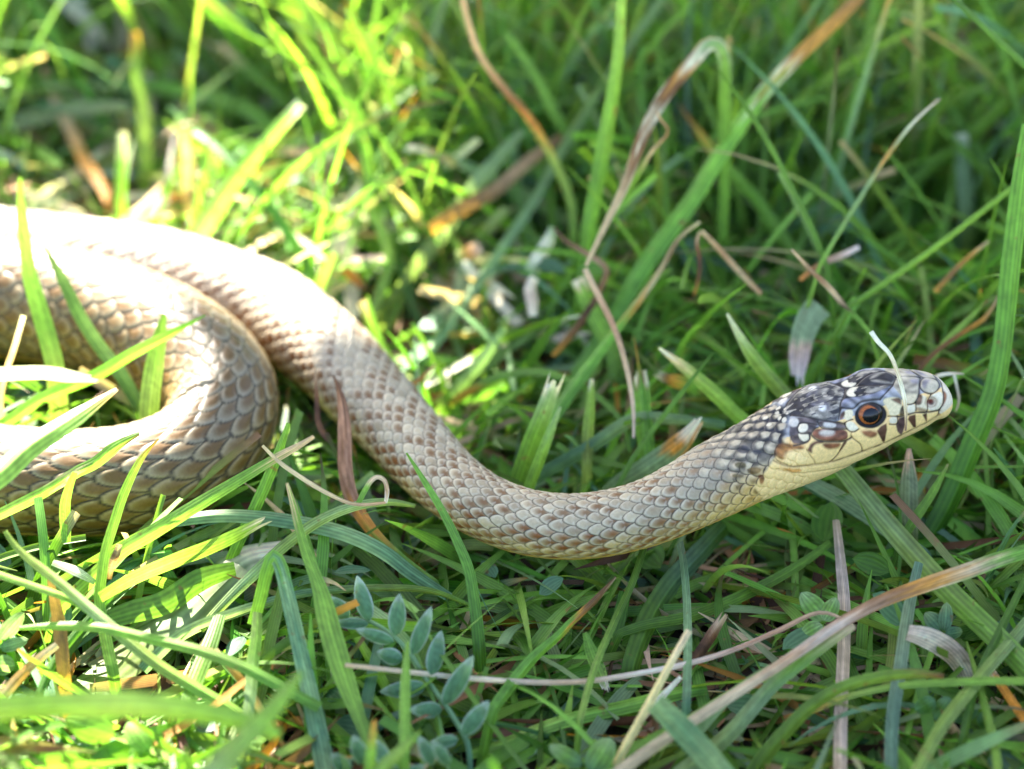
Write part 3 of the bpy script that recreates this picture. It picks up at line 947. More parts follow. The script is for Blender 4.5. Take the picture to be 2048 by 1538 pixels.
# --- right and upper background
B("bright upright blade rising out of the top edge above the middle", GB, [(1178, 450), (1206, 300), (1233, 137), (1243, 0), (1248, -70)], [30, 30, 22, 17], "v b y", ('D', 3.0), 2.2)
B("long pale grey-green blade leaning right to the top edge", GB, [(845, 720), (900, 647), (985, 525), (1069, 400), (1117, 311), (1226, 137), (1322, 0), (1350, -45)], [20, 20, 18, 16], "p p o p", .6, 6.5)
B("slim blade green below, brown and arching out at the top edge", GB, [(1147, 480), (1140, 400), (1115, 335), (1050, 225), (1010, 180), (960, 110), (930, 20), (920, -40)], [14, 18, 16, 12, 10], "v0 y.3 a.45 r.55 n.8 n1", ('D', 4.5), 3.5)
B("green blade with cut end left of the upright bright blade", GB, [(1180, 340), (1135, 270), (1108, 225), (1060, 135), (1012, 68)], [20, 20, 22, 20, 14], "v b v", ('D', 6.0), 5.0)
B("olive blade with whitish withered tip pointing left", GB, [(1185, 475), (1130, 440), (1060, 395), (960, 345), (880, 310), (830, 296), (810, 300)], [22, 24, 24, 22, 20, 10], "o0 p.75 a.86 w.93 w1", 1.0, 5.5, ragged=True)
B("wide pale blade leaning right behind the snake's neck", GB, [(770, 620), (830, 540), (880, 470), (960, 360), (1045, 262)], [22, 32, 34, 30, 14], "o p p", .6, 5.0)
B("flat brown dead blade lying behind the pale leaning blades", DB, [(860, 460), (920, 420), (990, 380), (1060, 320), (1125, 275)], [24, 30, 28, 24, 18], "a r e r", ('D', 4.2), 5.5, root=False)
B("long purple-brown streaked dry blade folded over at the top and hanging down", DB, [(1450, 330), (1450, 200), (1449, 120), (1438, 92), (1418, 88), (1390, 118), (1330, 190), (1290, 262), (1250, 370), (1210, 452), (1172, 532)],
  [22, 25, 25, 27, 28, 27, 24, 19, 13, 8], "v0 b.22 p.32 w.40 a.47 r.51 r.57 w.63 r.68 r.74 n.82 n1", ('D', 3.2), 1.2, name="withered_leaf", streak=.35, n=60)
B("thin pink-tan curved stem hanging from the kink above the neck", DS, [(1170, 538), (1196, 590), (1230, 660), (1254, 740), (1266, 810), (1267, 876)], [12, 13, 12, 10, 9, 5], "n e n l", ('D', 1.2), .3, root=False)
B("bent dark brown withered blade crossing behind the kinked dry stem", DB, [(1106, 712), (1120, 695), (1165, 640), (1200, 580), (1213, 540), (1205, 528), (1175, 508), (1130, 480), (1108, 455)], [10, 16, 18, 12, 12, 12, 10, 6], "a r k r e r k", ('D', 2.6), 2.4, root=False)
B("stout green blade leaning right with a brown sheath at the top edge", GB, [(1130, 780), (1222, 644), (1290, 530), (1384, 400), (1440, 310), (1520, 195), (1600, 108), (1665, 48), (1740, -30)], [22, 30, 34, 34, 32, 30, 28, 24], "g0 v.3 b.6 b.72 w.755 r.775 a.88 r1", .6, 3.2, n=50)
B("narrow blade with orange bend and tan tip left of the stout one", GB, [(1060, 905), (1130, 800), (1225, 670), (1300, 572), (1330, 525), (1357, 478), (1400, 444)], [24, 28, 24, 18, 12, 10, 6], "v0 b.55 a.64 n.72 r.86 n1", .6)
B("yellow-green blade with dark orange tip leaning left", GB, [(1650, 595), (1600, 525), (1560, 470), (1510, 395), (1440, 320), (1390, 255), (1357, 207)], [24, 26, 26, 24, 22, 16, 5], "o0 v.5 y.75 a.84 k.93 k1", .8)
B("thin dark blade leaning left above the head", GB, [(1655, 540), (1621, 451), (1580, 369), (1539, 290), (1495, 219), (1438, 141)], [12, 12, 11, 11, 10, 3], "d g d", ('D', 1.5))
B("fine pale flowering stalk leaning right above the head", DS, [(1640, 530), (1676, 468), (1731, 379), (1775, 311), (1826, 246), (1880, 197)], [8, 9, 9, 9, 8, 3], "b0 p.5 a.62 p.7 w.9 l1", ('D', 1.4), name="flower_stalk")
B("hair-thin upright blade with reddish tip near the top right", GB, [(1470, 480), (1485, 330), (1496, 170), (1515, 33)], [10, 9, 8, 3], "g v b0.9 e1", 1.0)
B("thin upright blade right of the hair-thin one", GB, [(1512, 530), (1524, 400), (1532, 260), (1527, 155)], [12, 11, 9, 3], "g b v e", 1.0)
B("wide bright blade slanting off the right edge near the top", GB, [(1690, 490), (1751, 448), (1833, 359), (1943, 270), (2048, 171), (2100, 120)], [14, 22, 26, 28, 28], "g v b b", 1.0, 6)
B("thin dark blade sloping down to the right edge in the top corner", GB, [(2130, 210), (2048, 128), (1980, 65), (1910, 0), (1870, -40)], [14, 13, 12, 11], "d g d", ('D', 1.0), 1.0, root=False)
B("tall mid-green blade curving up along the right edge", GB, [(1850, 1085), (1895, 1005), (1940, 900), (1985, 790), (2003, 700), (2022, 523), (2045, 340), (2060, 250)], [42, 46, 44, 38, 38, 36, 30], "d g v v", .5, -.2, fold=.5)
B("long fine blade running across to the right edge above the snout", GB, [(1700, 612), (1785, 555), (1879, 488), (1993, 400), (2060, 345)], [12, 13, 12, 11], "g b b v", ('D', 1.2))
B("blunt pale blurred blade with white cut end at upper right", GB, [(1935, 470), (1930, 380), (1920, 268)], [30, 30, 28], "o p p0.9 w1", 1.2)
B("tan seed stalk with brown middle right of the pale lilac leaf end", DS, [(1742, 668), (1715, 637), (1685, 607), (1655, 572), (1624, 543), (1583, 499)], [9, 11, 12, 11, 9, 5], "b0 g.28 k.34 n.5 r.7 n1", ('D', .6))
B("pale bent stalk drooping across the snake's head beside the eye", DS, [(1742, 663), (1756, 683), (1779, 708), (1796, 748), (1808, 793), (1812, 838), (1811, 862)], [10, 9, 8, 8, 8, 7, 4], "w w n w n r", ('D', -1.75), -2.0, root=False, tilt=0)
B("curved tan-tipped brown stalk just above the snout", DS, [(1830, 755), (1850, 725), (1880, 697), (1930, 662), (1970, 635), (1998, 590)], [9, 10, 10, 10, 9, 4], "r0 r.4 a.7 n1", ('D', 1.0))
B("narrow green blade beside the curved stalk above the snout", GB, [(1850, 745), (1885, 690), (1930, 645), (1976, 600)], [12, 12, 11, 4], "g b b0.9 r1", ('D', 1.2))
B("broad pale leaf end hanging with a lilac withered tip behind the head", DB, [(1640, 612), (1622, 632), (1608, 665), (1600, 700), (1595, 757)], [56, 52, 46, 40, 24], "p0 p.5 n.6 l.75 w1", ('D', 1.6), 1.4, root=False, ragged=True, tilt=5)
B("pale pointed blade leaning left out of the back of the head", GB, [(1620, 860), (1571, 793), (1507, 716), (1454, 627)], [30, 30, 26, 5], "p o y w", ('D', 1.0), .6, root=False, fold=.5)
B("yellow-green brown-tipped blade ending at the nape", GB, [(1500, 850), (1479, 835), (1435, 793), (1385, 748), (1318, 696)], [28, 28, 28, 22, 5], "b0 y.6 n.88 w1", ('D', .8), .6, fold=.35)
B("short blade with burnt white tip above the narrow thin one", GB, [(1475, 798), (1440, 785), (1380, 770), (1335, 757), (1312, 748)], [24, 28, 32, 28, 14], "g0 b.55 a.75 k.85 w1", ('D', 1.7), 1.4, ragged=True)
B("mown upright blade with squared top below the kinked stem", GB, [(1230, 775), (1225, 709), (1186, 627), (1155, 558)], [24, 30, 34, 30], "g0 b.6 b.93 n.97 w1", .8)
B("stout mown blade with notched brown top standing over the neck", GB, [(1297, 960), (1292, 890), (1286, 820), (1283, 757)], [34, 34, 32, 30], "g0 b.6 v.9 r.95 w1", .6, ragged=True, fold=.5)
B("wide mown blade with white torn end behind the middle of the neck", GB, [(1025, 1000), (1062, 887), (1085, 830), (1108, 766)], [38, 38, 36, 30], "g0 v.6 p.9 w1", .6, ragged=True)
B("pointed blade beside the wide mown one behind the neck", GB, [(1048, 1000), (1075, 930), (1100, 865), (1121, 813)], [22, 24, 20, 6], "v b p", .8)
B("short yellow-tipped blade standing between the neck and the kinked stem", GB, [(1174, 930), (1176, 865), (1181, 800), (1183, 758)], [20, 24, 20, 8], "y0 o.15 b.6 b.9 w1", .8)
B("slim blade arching over behind the neck with its tip down at the right", GB, [(895, 815), (952, 774), (1007, 751), (1082, 744), (1147, 764), (1199, 796), (1244, 845), (1260, 905)], [16, 16, 15, 15, 14, 12, 8], "g0 a.12 g.2 v.6 g1", ('D', 2.6), 1.0, n=44)
B("flat teal blade lying level behind the neck", GB, [(1040, 975), (1073, 954), (1176, 896), (1271, 838), (1347, 838), (1450, 850)], [24, 27, 27, 26, 20, 16], "t t p t", ('D', .9), .9)
B("blade with orange band and torn white end touching the nape", GB, [(1200, 1010), (1241, 971), (1290, 938), (1330, 910), (1365, 882), (1395, 846)], [40, 44, 44, 44, 42, 20], "o0 p.5 p.66 a.74 a.82 w.92 w1", ('D', .7), .3, ragged=True, fold=.15)
B("thin straight blade leaning right behind the torn-ended one", GB, [(1235, 975), (1277, 900), (1355, 796), (1426, 706)], [11, 11, 10, 4], "g v d", ('D', .4))
B("pale leaning blade with cut end in the blur left of the kinked stem", GB, [(885, 815), (920, 770), (965, 718), (1009, 656)], [24, 26, 24, 12], "o p p", ('D', 3.0))
B("thin dry stalk touching the back of the neck", DS, [(815, 775), (840, 758), (871, 728)], [8, 9, 5], "r r n", ('D', 2.0), root=False)
B("white forked straw sticking out behind the snout", DS, [(1850, 768), (1875, 752), (1905, 747), (1928, 748)], [7, 8, 7, 3], "n w l", ('D', .2), root=False)
B("white crooked straw end hanging beside the snout", DS, [(1908, 748), (1914, 775), (1918, 800), (1912, 822)], [7, 6, 5, 3], "w l n", ('D', .2), root=False)
B("pink-tan broken straw slanting down right of the stout blade", DS, [(1403, 462), (1440, 500), (1480, 545), (1522, 588)], [11, 12, 12, 9], "n e n e", ('D', 1.4), 1.6, root=False)
B("brown twisted strip hanging from the broken straw", DB, [(1402, 462), (1394, 480), (1399, 520), (1397, 555), (1388, 590)], [5, 9, 9, 8, 5], "n r k r a", ('D', 1.5), 1.8, root=False)
B("small brown bent tip sticking out beside the hanging streaked blade", DB, [(1240, 400), (1275, 350), (1302, 305), (1336, 262), (1322, 240), (1312, 222)], [16, 15, 9, 7, 6, 4], "v b n.5 r n1", ('D', 2.2), 1.6, root=False)
B("white bleached leaf scrap standing in the grass above the neck", DB, [(1062, 545), (1078, 515), (1095, 485), (1106, 455)], [30, 30, 26, 16], "p w w p", ('D', 3.4), 3.4, root=False)
B("second white scrap below the bleached one", DB, [(1066, 632), (1064, 605), (1060, 575), (1070, 555)], [16, 24, 24, 18], "w l w", ('D', 3.0), root=False)
B("yellow-orange leaf scrap in the grass above the neck", DB, [(912, 512), (935, 506), (960, 492)], [18, 30, 26], "y a n", ('D', 4.0), root=False)
B("brown straw lying level above the head", DS, [(1600, 560), (1640, 530), (1690, 508), (1718, 494)], [10, 12, 13, 9], "a r n w", ('D', 1.9), root=False)
B("orange-brown straw piece slanting at the right above the snout", DS, [(1870, 585), (1905, 545), (1945, 508), (1978, 482)], [10, 11, 10, 5], "a r a n", ('D', 1.8), root=False)
# --- right, below the head
B("broad light green blade slanting down from under the chin to the right edge", GB, [(2090, 1375), (2005, 1287), (1887, 1173), (1768, 1040), (1690, 945), (1640, 890)], [44, 46, 46, 44, 40, 34], "v b o p v", .9, -.2, root=False, fold=.2)
B("grey-green blade slanting below the chin", GB, [(1850, 1110), (1790, 1070), (1726, 1025), (1660, 985), (1590, 950)], [24, 30, 32, 30, 20], "t p p t", .7, .1)
B("short bright pointed blade right below the chin", GB, [(1808, 1072), (1835, 1030), (1865, 985), (1896, 928)], [18, 20, 16, 4], "g b b0.9 n1", ('D', -.6))
B("upright pale blade with tan pointed tip below the snout", GB, [(1818, 1090), (1818, 1000), (1818, 940), (1818, 897)], [36, 38, 34, 8], "o p p0.7 n.85 n1", .6)
B("long tan and purple dry stalk slanting across the lower right corner nearest the lens", DS, [(1215, 1560), (1330, 1478), (1448, 1401), (1571, 1322), (1682, 1246), (1764, 1202), (1858, 1167), (1940, 1140), (1999, 1118), (2060, 1100)],
  [22, 22, 21, 20, 20, 23, 28, 33, 36, 32], "n0 n.3 e.45 l.5 e.58 r.66 a.76 n.85 v.92 b1", ('D', -4.3), -2.2, root=False, n=56, fold=.3, mat=M_DRY)
B("blurred pale green blade just under the tan stalk", GB, [(1310, 1580), (1448, 1478), (1550, 1366), (1624, 1308), (1709, 1252)], [36, 34, 30, 28, 12], "p o p b n", ('D', -3.7), -3.1, root=False)
B("dark arching blade with burnt tip curving right near the lens", GB, [(1490, 1570), (1530, 1510), (1565, 1469), (1624, 1410), (1682, 1375), (1770, 1352), (1850, 1348), (1888, 1353)], [30, 30, 28, 26, 24, 24, 22, 12], "d g g v0.7 b.85 r.96 k1", ('D', -3.6), -3.6, root=False)
B("slim bright blade with orange tan tip pointing left at lower right", GB, [(2070, 1362), (1946, 1363), (1800, 1372), (1697, 1393), (1630, 1419), (1592, 1430), (1520, 1450), (1471, 1466)], [16, 16, 16, 14, 13, 14, 12, 5], "b0 b.35 y.6 a.75 r.85 n1", 1.2, -2.6, root=False)
B("upright teal blade at lower right", GB, [(1782, 1560), (1785, 1440), (1800, 1337), (1817, 1220), (1838, 1125)], [26, 27, 27, 25, 18], "t t p t", .5, -2.0)
B("flat tan dead blade with dark spots standing at lower right", DB, [(1680, 1560), (1682, 1410), (1687, 1308), (1688, 1205), (1679, 1103), (1672, 1040)], [26, 27, 26, 26, 22, 14], "n l n l n", .45, -.4, streak=.4)
B("olive blade slanting up to the right edge at the bottom", GB, [(1820, 1570), (1887, 1448), (1946, 1372), (2048, 1252), (2090, 1200)], [24, 26, 26, 24], "o o p", .8, -2.2, root=False)
B("narrow dark blade slanting up to the right edge", GB, [(1925, 1480), (1958, 1352), (1999, 1264), (2060, 1140)], [18, 18, 16, 12], "d d g", .7, -2.0)
B("slender upright blade near the lower right corner", GB, [(1996, 1560), (1990, 1498), (1961, 1381), (1933, 1283)], [18, 18, 15, 4], "b v b", .8, -2.6)
B("orange dry stub with white torn top at the right edge", DB, [(2080, 1480), (2048, 1437), (2005, 1375), (1975, 1332)], [18, 18, 17, 16], "a a a0.8 w.92 w1", .9, -2.2, ragged=True)
B("curled lilac-white dead leaf at lower right", DB, [(1815, 1265), (1845, 1272), (1880, 1288), (1911, 1312), (1935, 1350), (1945, 1400)], [30, 42, 46, 44, 42, 34], "l w l w l", 1.2, -2.2, root=False, fold=.1, tilt=18)
B("long thin tan stem arching level across the bottom", DS, [(690, 1330), (799, 1342), (913, 1354), (1000, 1361), (1088, 1365), (1176, 1362), (1264, 1349), (1381, 1326), (1469, 1299), (1557, 1261), (1640, 1225), (1685, 1238)], [9, 10, 11, 11, 11, 11, 11, 10, 10, 6], "n w n w e n", ('D', -3.3), -2.3, root=False, n=60, tilt=5, wt=5)
B("straw-yellow cut stalk leaning right at the bottom", DS, [(1205, 1580), (1234, 1525), (1293, 1416), (1337, 1334), (1378, 1261)], [18, 18, 17, 16, 15], "s s s n", ('D', -3.8), -3.2, root=False, fold=.6)
B("white split straw beside the yellow stalk", DS, [(1285, 1440), (1320, 1398), (1362, 1354)], [8, 14, 9], "e w w", ('D', -2.8), root=False)
B("brown dry blade with torn square top behind the yellow stalk", DB, [(1362, 1360), (1385, 1325), (1410, 1290), (1430, 1258), (1441, 1240)], [10, 16, 22, 24, 20], "r r k r n", ('D', -2.2), root=False, ragged=True, streak=.4)
B("bright striped blade lying level along the bottom", GB, [(940, 1530), (1000, 1496), (1117, 1446), (1264, 1411), (1366, 1385), (1412, 1378)], [20, 26, 28, 28, 28, 22], "b y v b g", ('D', -3.0), -2.5, root=False, fold=.45)
B("slender blade rising under the lowest bend of the neck", GB, [(1160, 1440), (1190, 1334), (1234, 1232), (1264, 1167), (1288, 1095)], [16, 15, 15, 14, 13], "v v d g", .7, -1.2)
B("grey-green upright blade right of the lowest bend", GB, [(1373, 1400), (1375, 1246), (1369, 1144), (1360, 1085)], [18, 17, 16, 14], "t p t", .7, -1.0)
B("blade with brown withered point leaning right below the neck", GB, [(985, 1420), (1000, 1399), (1059, 1323), (1120, 1268), (1141, 1246), (1190, 1200), (1231, 1155)], [22, 24, 22, 18, 16, 14, 5], "v0 v.5 b.58 a.64 r.7 r.9 n1", .7, -1.5)
B("long blade sloping from right below the neck", GB, [(1240, 1266), (1293, 1249), (1381, 1232), (1498, 1185), (1600, 1129), (1660, 1085)], [18, 22, 24, 23, 20, 14], "d g g v", .5, -.5)
B("wide dark blade with pale stripe under the neck", GB, [(1262, 1330), (1293, 1246), (1337, 1173), (1404, 1100), (1450, 1050)], [40, 44, 42, 38, 30], "d g t d", .3, .3)
B("short green blade with yellow edge and white end near the tan stem", GB, [(1170, 1265), (1185, 1310), (1200, 1345), (1212, 1378)], [10, 26, 28, 14], "g v y0.85 w1", ('D', -2.3), root=False, ragged=True)
B("broad striped pale blade at the bottom right of the yellow stalk", GB, [(1480, 1590), (1420, 1520), (1360, 1455), (1310, 1405)], [48, 52, 50, 40], "t p t p", .6, root=False, fold=.25)
# --- front, below the coil and left
B("narrow teal blade arching over to the right in front of the downy plant", GB, [(285, 1340), (366, 1268), (469, 1226), (600, 1188), (714, 1177), (828, 1177), (885, 1188), (950, 1216)], [22, 22, 21, 17, 16, 15, 14, 7], "t p t o v", ('D', -2.2), -1.3, root=False, fold=.5, n=50)
B("long twisted bright blade broad in the middle, its point up by the coil", GB, [(735, 1490), (716, 1430), (694, 1370), (663, 1271), (640, 1180), (614, 1110), (599, 1060), (586, 1008), (574, 966)], [14, 30, 42, 46, 42, 26, 20, 16, 6], "v b b b v b0.93 n1", .6, -2.2, n=50, fold=.2)
B("slim curved blade standing in front of the snake's neck", GB, [(958, 1290), (950, 1214), (937, 1138), (916, 1086), (890, 1032), (851, 966), (813, 906)], [26, 24, 22, 19, 16, 12, 4], "d g g v b", .7, -1.6, fold=.5)
B("broad brown withered blade standing before the neck, yellowing at its foot", DB, [(870, 1165), (812, 1125), (773, 1092), (747, 1065), (721, 1029), (700, 987), (690, 930), (689, 864), (684, 805), (667, 750)], [14, 18, 20, 24, 28, 30, 29, 27, 18, 3], "v0 v.2 a.34 a.40 r.48 e.55 r.62 e.75 r.88 k1", .6, .5, streak=.3, n=50, fold=.3)
B("thin curled brown blade left of the broad brown one", DB, [(668, 892), (650, 872), (637, 845), (634, 800), (632, 770), (629, 730)], [7, 12, 11, 10, 7, 4], "k r k r n", ('D', .6), 1.0)
B("thin tan stem sloping down in front of the coil and the neck", DS, [(525, 891), (560, 925), (604, 956), (656, 987), (708, 1008), (771, 1005)], [6, 9, 9, 8, 7, 5], "n n e", ('D', -1.7), -1.5, root=False)
B("hook-shaped withered blade tip by the brown blade's foot", DB, [(715, 1010), (726, 988), (742, 962), (755, 954), (768, 960), (774, 980), (771, 1006)], [10, 11, 10, 9, 9, 9, 7], "v0 b.3 n.4 n.6 e.8 w1", ('D', -1.3), root=False)
B("pale ribbed blade arching up to the right under the brown blade", GB, [(400, 1260), (450, 1205), (513, 1143), (578, 1084), (643, 1039), (708, 1013), (773, 1004), (830, 1012)], [16, 20, 24, 23, 22, 20, 17, 8], "o p o p o", ('D', -2.0), -1.0, root=False, n=46, fold=.5)
B("very broad grey-green blade with torn end lying at lower left", GB, [(170, 1420), (220, 1350), (293, 1285), (380, 1215), (450, 1155), (500, 1120), (550, 1108)], [58, 68, 76, 80, 80, 74, 54], "g o o p o p w", ('D', -2.0), -.9, root=False, ragged=True, fold=.12, tilt=-38)
B("two-toned teal blade arching level beside the coil's foot", GB, [(330, 1046), (366, 1040), (440, 1032), (527, 1036), (656, 1058), (721, 1080), (773, 1108), (825, 1148), (900, 1195)], [24, 26, 28, 29, 30, 30, 28, 26, 18], "t p t p t t", ('D', -1.3), -1.2, root=False, n=50, fold=.45)
B("long bright blade with tan tip crossing the front of the coil", GB, [(120, 1215), (190, 1150), (243, 1102), (293, 1072), (381, 1018), (498, 948), (552, 916), (600, 890), (628, 873)], [26, 30, 30, 30, 28, 26, 22, 18, 8], "b y b v0.8 n.88 n1", .9, -1.6, n=50)
B("bright blade standing before the right end of the coil", GB, [(455, 1135), (483, 1072), (527, 978), (557, 905), (577, 846)], [22, 24, 24, 22, 8], "g v v b", .7, -1.4)
B("level blade with white cut tip below the coil", GB, [(200, 1195), (264, 1158), (352, 1120), (410, 1098), (454, 1079), (526, 1042)], [20, 24, 28, 30, 28, 20], "b y b b0.85 w1", ('D', -2.4), -1.6, root=False, ragged=True)
B("curved bright blade with brown tip before the coil", GB, [(225, 1340), (211, 1275), (199, 1202), (205, 1140), (211, 1102), (229, 1043), (249, 984), (281, 920), (317, 878)], [24, 24, 22, 21, 20, 20, 19, 14, 3], "v b b b b b0.85 r1", .6, -1.5, n=46)
B("twisted blade with brown spots lying across the coil's lower limb", GB, [(-60, 1055), (0, 1028), (88, 984), (155, 943), (190, 926), (234, 891), (279, 867)], [22, 22, 24, 22, 24, 24, 8], "v y b0.5 n.55 b.65 b.9 k1", ('D', -1.2), -1.4, root=False)
B("short folded blade hanging down across the coil", GB, [(133, 1085), (131, 1050), (130, 1010), (138, 975), (150, 945)], [16, 22, 22, 18, 12], "v b v b", ('D', -1.7), root=False)
B("pale yellow-green blurred blade reaching in from the left before the coil", GB, [(-80, 1000), (0, 949), (59, 896), (147, 838), (234, 778)], [46, 46, 44, 38, 10], "y y y y0.8 a1", ('D', -3.2), -2.2, root=False)
B("white bleached straw lying level at the left edge", DB, [(-60, 752), (0, 748), (88, 745), (140, 752), (190, 758)], [28, 29, 28, 27, 12], "w w w", ('D', .2), root=False, ragged=True)
B("half-shaded blade crossing the coil from the left edge to the upper right", GB, [(-60, 885), (0, 852), (88, 795), (190, 751), (264, 707), (337, 669), (411, 630)], [20, 22, 24, 25, 24, 18, 3], "g v g v d", ('D', .1), .6, root=False, fold=.6)
B("tall lit blade standing before the coil by the left edge", GB, [(112, 760), (108, 725), (88, 650), (59, 546), (44, 430), (40, 355)], [36, 36, 34, 28, 24, 8], "o g b y b", ('D', 1.2), 1.6)
B("two-toned blade leaning left before the coil", GB, [(280, 815), (234, 737), (199, 693), (161, 634), (126, 561), (87, 490)], [26, 28, 27, 26, 22, 4], "d g b v y", ('D', 1.0), 1.6)
B("short broad lit blade standing in the coil's bend", GB, [(297, 850), (300, 793), (310, 722), (322, 660), (329, 627)], [40, 40, 38, 30, 10], "b y b b", ('D', .5), 1.0)
B("pale dry straw standing at the left edge before the coil", DS, [(2, 790), (12, 745), (29, 693), (47, 631)], [11, 12, 12, 11], "n n w", ('D', .6))
# --- top left, sunlit
B("broad sunlit blade leaning right behind the coil with white cut end", GB, [(380, 510), (396, 475), (427, 427), (478, 349), (547, 267), (603, 206)], [36, 38, 36, 32, 28, 24], "p y b y0.9 w1", 1.2, 4.0)
B("long sunlit blade lying level near the upper left", GB, [(560, 270), (495, 219), (410, 191), (308, 171), (240, 162), (195, 163)], [26, 30, 30, 26, 22, 16], "b y b p", 1.2, 10.0)
B("upright sunlit blade with rusty tip near the top left", GB, [(290, 345), (288, 222), (275, 147), (269, 64)], [28, 28, 26, 20], "b y b0.85 a1", 1.0)
B("sunlit blade leaning left with tan tip at the upper left", GB, [(600, 240), (574, 205), (495, 137), (442, 90)], [18, 20, 20, 16], "b b v n", 1.4)
B("short blurred pale blade left of the tan-tipped one", GB, [(440, 180), (412, 151), (345, 102)], [18, 22, 22], "o p p", 1.2)
B("stubby pale blade standing near the upper left", GB, [(242, 395), (243, 330), (246, 264)], [20, 22, 16], "b v w", 1.2)
B("orange-brown dry blade leaning left at the upper left", DB, [(222, 410), (205, 372), (171, 325), (137, 250), (102, 181), (88, 135)], [20, 24, 24, 22, 20, 16], "a a n r", 1.0, 9.0)
B("wide pale sunlit blade lying level at the left edge", GB, [(-40, 262), (0, 252), (102, 226), (190, 214), (260, 212)], [34, 36, 34, 28, 16], "p p p", 1.4, root=False)
B("blurred lilac dry blade at the top left edge", DB, [(215, 90), (180, 48), (130, 0), (90, -45)], [18, 28, 30, 28], "l w l", 1.4, root=False)
B("thin tan dry blade lying level at the upper left of the middle", DB, [(545, 308), (588, 302), (650, 316), (705, 332)], [12, 16, 15, 8], "n n n", 1.8, root=False)
B("S-curved lit blade with brown tip standing behind the neck", GB, [(738, 690), (742, 640), (765, 570), (779, 513), (768, 472), (741, 420), (727, 359), (719, 306)], [16, 20, 22, 22, 22, 18, 14, 6], "b y b b v0.9 r1", ('D', 4.5), 5.5, n=44)
B("broad sunlit blade standing just behind the neck", GB, [(640, 590), (645, 565), (660, 535), (674, 508)], [34, 34, 32, 26], "b y y", ('D', 3.8))
B("lit mown blade ending bluntly behind the neck", GB, [(772, 715), (758, 680), (741, 645), (724, 602)], [20, 22, 24, 24], "v b y n", ('D', 3.2))
B("thin dark-tipped blade beside the neck", GB, [(778, 735), (775, 716), (757, 669), (743, 625), (735, 590)], [13, 13, 12, 10, 4], "v b g", ('D', 2.9))
B("orange withered blade lying behind the neck in the sun", DB, [(675, 527), (700, 548), (728, 577)], [14, 22, 14], "a a r", ('D', 4.3), root=False)
# --- lower left
B("long straight grey-green blade slanting from the left edge to the bottom", GB, [(545, 1475), (483, 1431), (410, 1387), (322, 1334), (234, 1264), (117, 1164), (38, 1100), (10, 1062)], [18, 22, 24, 24, 24, 22, 20, 10], "y v o p o o", ('D', -3.2), -2.8, root=False)
B("slim bright blade sloping at the left edge", GB, [(190, 1232), (146, 1202), (59, 1170), (0, 1150), (-50, 1130)], [14, 15, 15, 15], "b y b", ('D', -2.8), -2.9, root=False)
B("long level sunlit blade bending down to the right at lower left", GB, [(640, 1415), (586, 1387), (498, 1340), (410, 1305), (293, 1276), (205, 1256), (117, 1252), (38, 1256)], [22, 23, 23, 22, 21, 20, 18, 8], "g v o b y b", ('D', -3.4), -2.9, root=False)
B("wide blurred yellow-green blade lying level near the lens at lower left", GB, [(-80, 1422), (0, 1416), (117, 1410), (293, 1410), (410, 1425), (498, 1447), (560, 1470)], [56, 56, 54, 52, 48, 40, 20], "y b y b v", ('D', -7.0), -6.6, root=False)
B("blurred pale blade rising right near the lens at the bottom", GB, [(400, 1590), (440, 1530), (490, 1475), (545, 1418), (603, 1345)], [50, 48, 42, 34, 12], "p y b b", ('D', -7.4), -6.2, root=False)
B("small upright bright blade before the downy plant", GB, [(808, 1510), (809, 1470), (811, 1356), (815, 1284)], [22, 22, 20, 6], "v b b0.85 b", ('D', -4.2), -3.6)
B("short blurred bright blade left of the small upright one", GB, [(738, 1570), (742, 1500), (749, 1440)], [22, 22, 8], "b b a", ('D', -4.8), -4.6)
B("blurred bright blade leaning right at the bottom before the downy plant", GB, [(740, 1560), (775, 1525), (810, 1492), (841, 1462)], [26, 26, 20, 6], "b y b", ('D', -4.9), -4.6)
B("long teal blade folded over sharply at its top below the coil", GB, [(655, 1560), (643, 1499), (620, 1390), (600, 1300), (574, 1185), (560, 1130), (548, 1112), (535, 1140), (520, 1200), (505, 1250)], [42, 40, 36, 34, 31, 30, 28, 26, 26, 22], "p t p t p0.6 t.68 v.75 b1", ('D', -3.6), -2.3, n=56, fold=.12)
B("orange dry blade standing at lower left", DB, [(128, 1352), (126, 1330), (117, 1240), (108, 1195), (99, 1155)], [26, 28, 28, 22, 10], "a r a a", .7, -2.4, streak=.3)
B("pale orange dry blade leaning right at the left edge", DB, [(-20, 1420), (9, 1387), (59, 1334), (114, 1290)], [18, 22, 20, 14], "n a n", .7, -2.8)
B("brown striped curl of dry blade below the coil", DB, [(217, 1158), (222, 1132), (232, 1110), (239, 1088)], [12, 16, 16, 12], "r n r n", ('D', -2.0), root=False, streak=.5)
B("short blade painted white as if sunlit at the left edge below the coil", GB, [(190, 1165), (150, 1142), (105, 1125)], [10, 20, 14], "p w p", ('D', -2.0), root=False)  # white middle stands for sunlight on the blade
B("green blade with brown point sloping at lower left", GB, [(175, 1395), (167, 1390), (103, 1349), (35, 1298)], [14, 16, 15, 6], "g v b r", ('D', -2.8), -3.0)
B("wide shaded blade lying level under the coil", GB, [(200, 1245), (260, 1225), (330, 1205), (400, 1160), (470, 1138)], [34, 46, 48, 46, 30], "g v g v", ('D', -1.8), -1.2, root=False, fold=.2)
B("narrow dark blade leaning right at lower left", GB, [(78, 1390), (105, 1330), (150, 1270), (200, 1215), (250, 1165)], [16, 16, 16, 15, 8], "d v d g", .6, -2.0)
B("orange-edged pale blade sloping right near the bottom left", DB, [(430, 1300), (470, 1345), (510, 1400), (545, 1465), (575, 1500)], [12, 16, 16, 15, 10], "s a s a", ('D', -3.0), root=False)
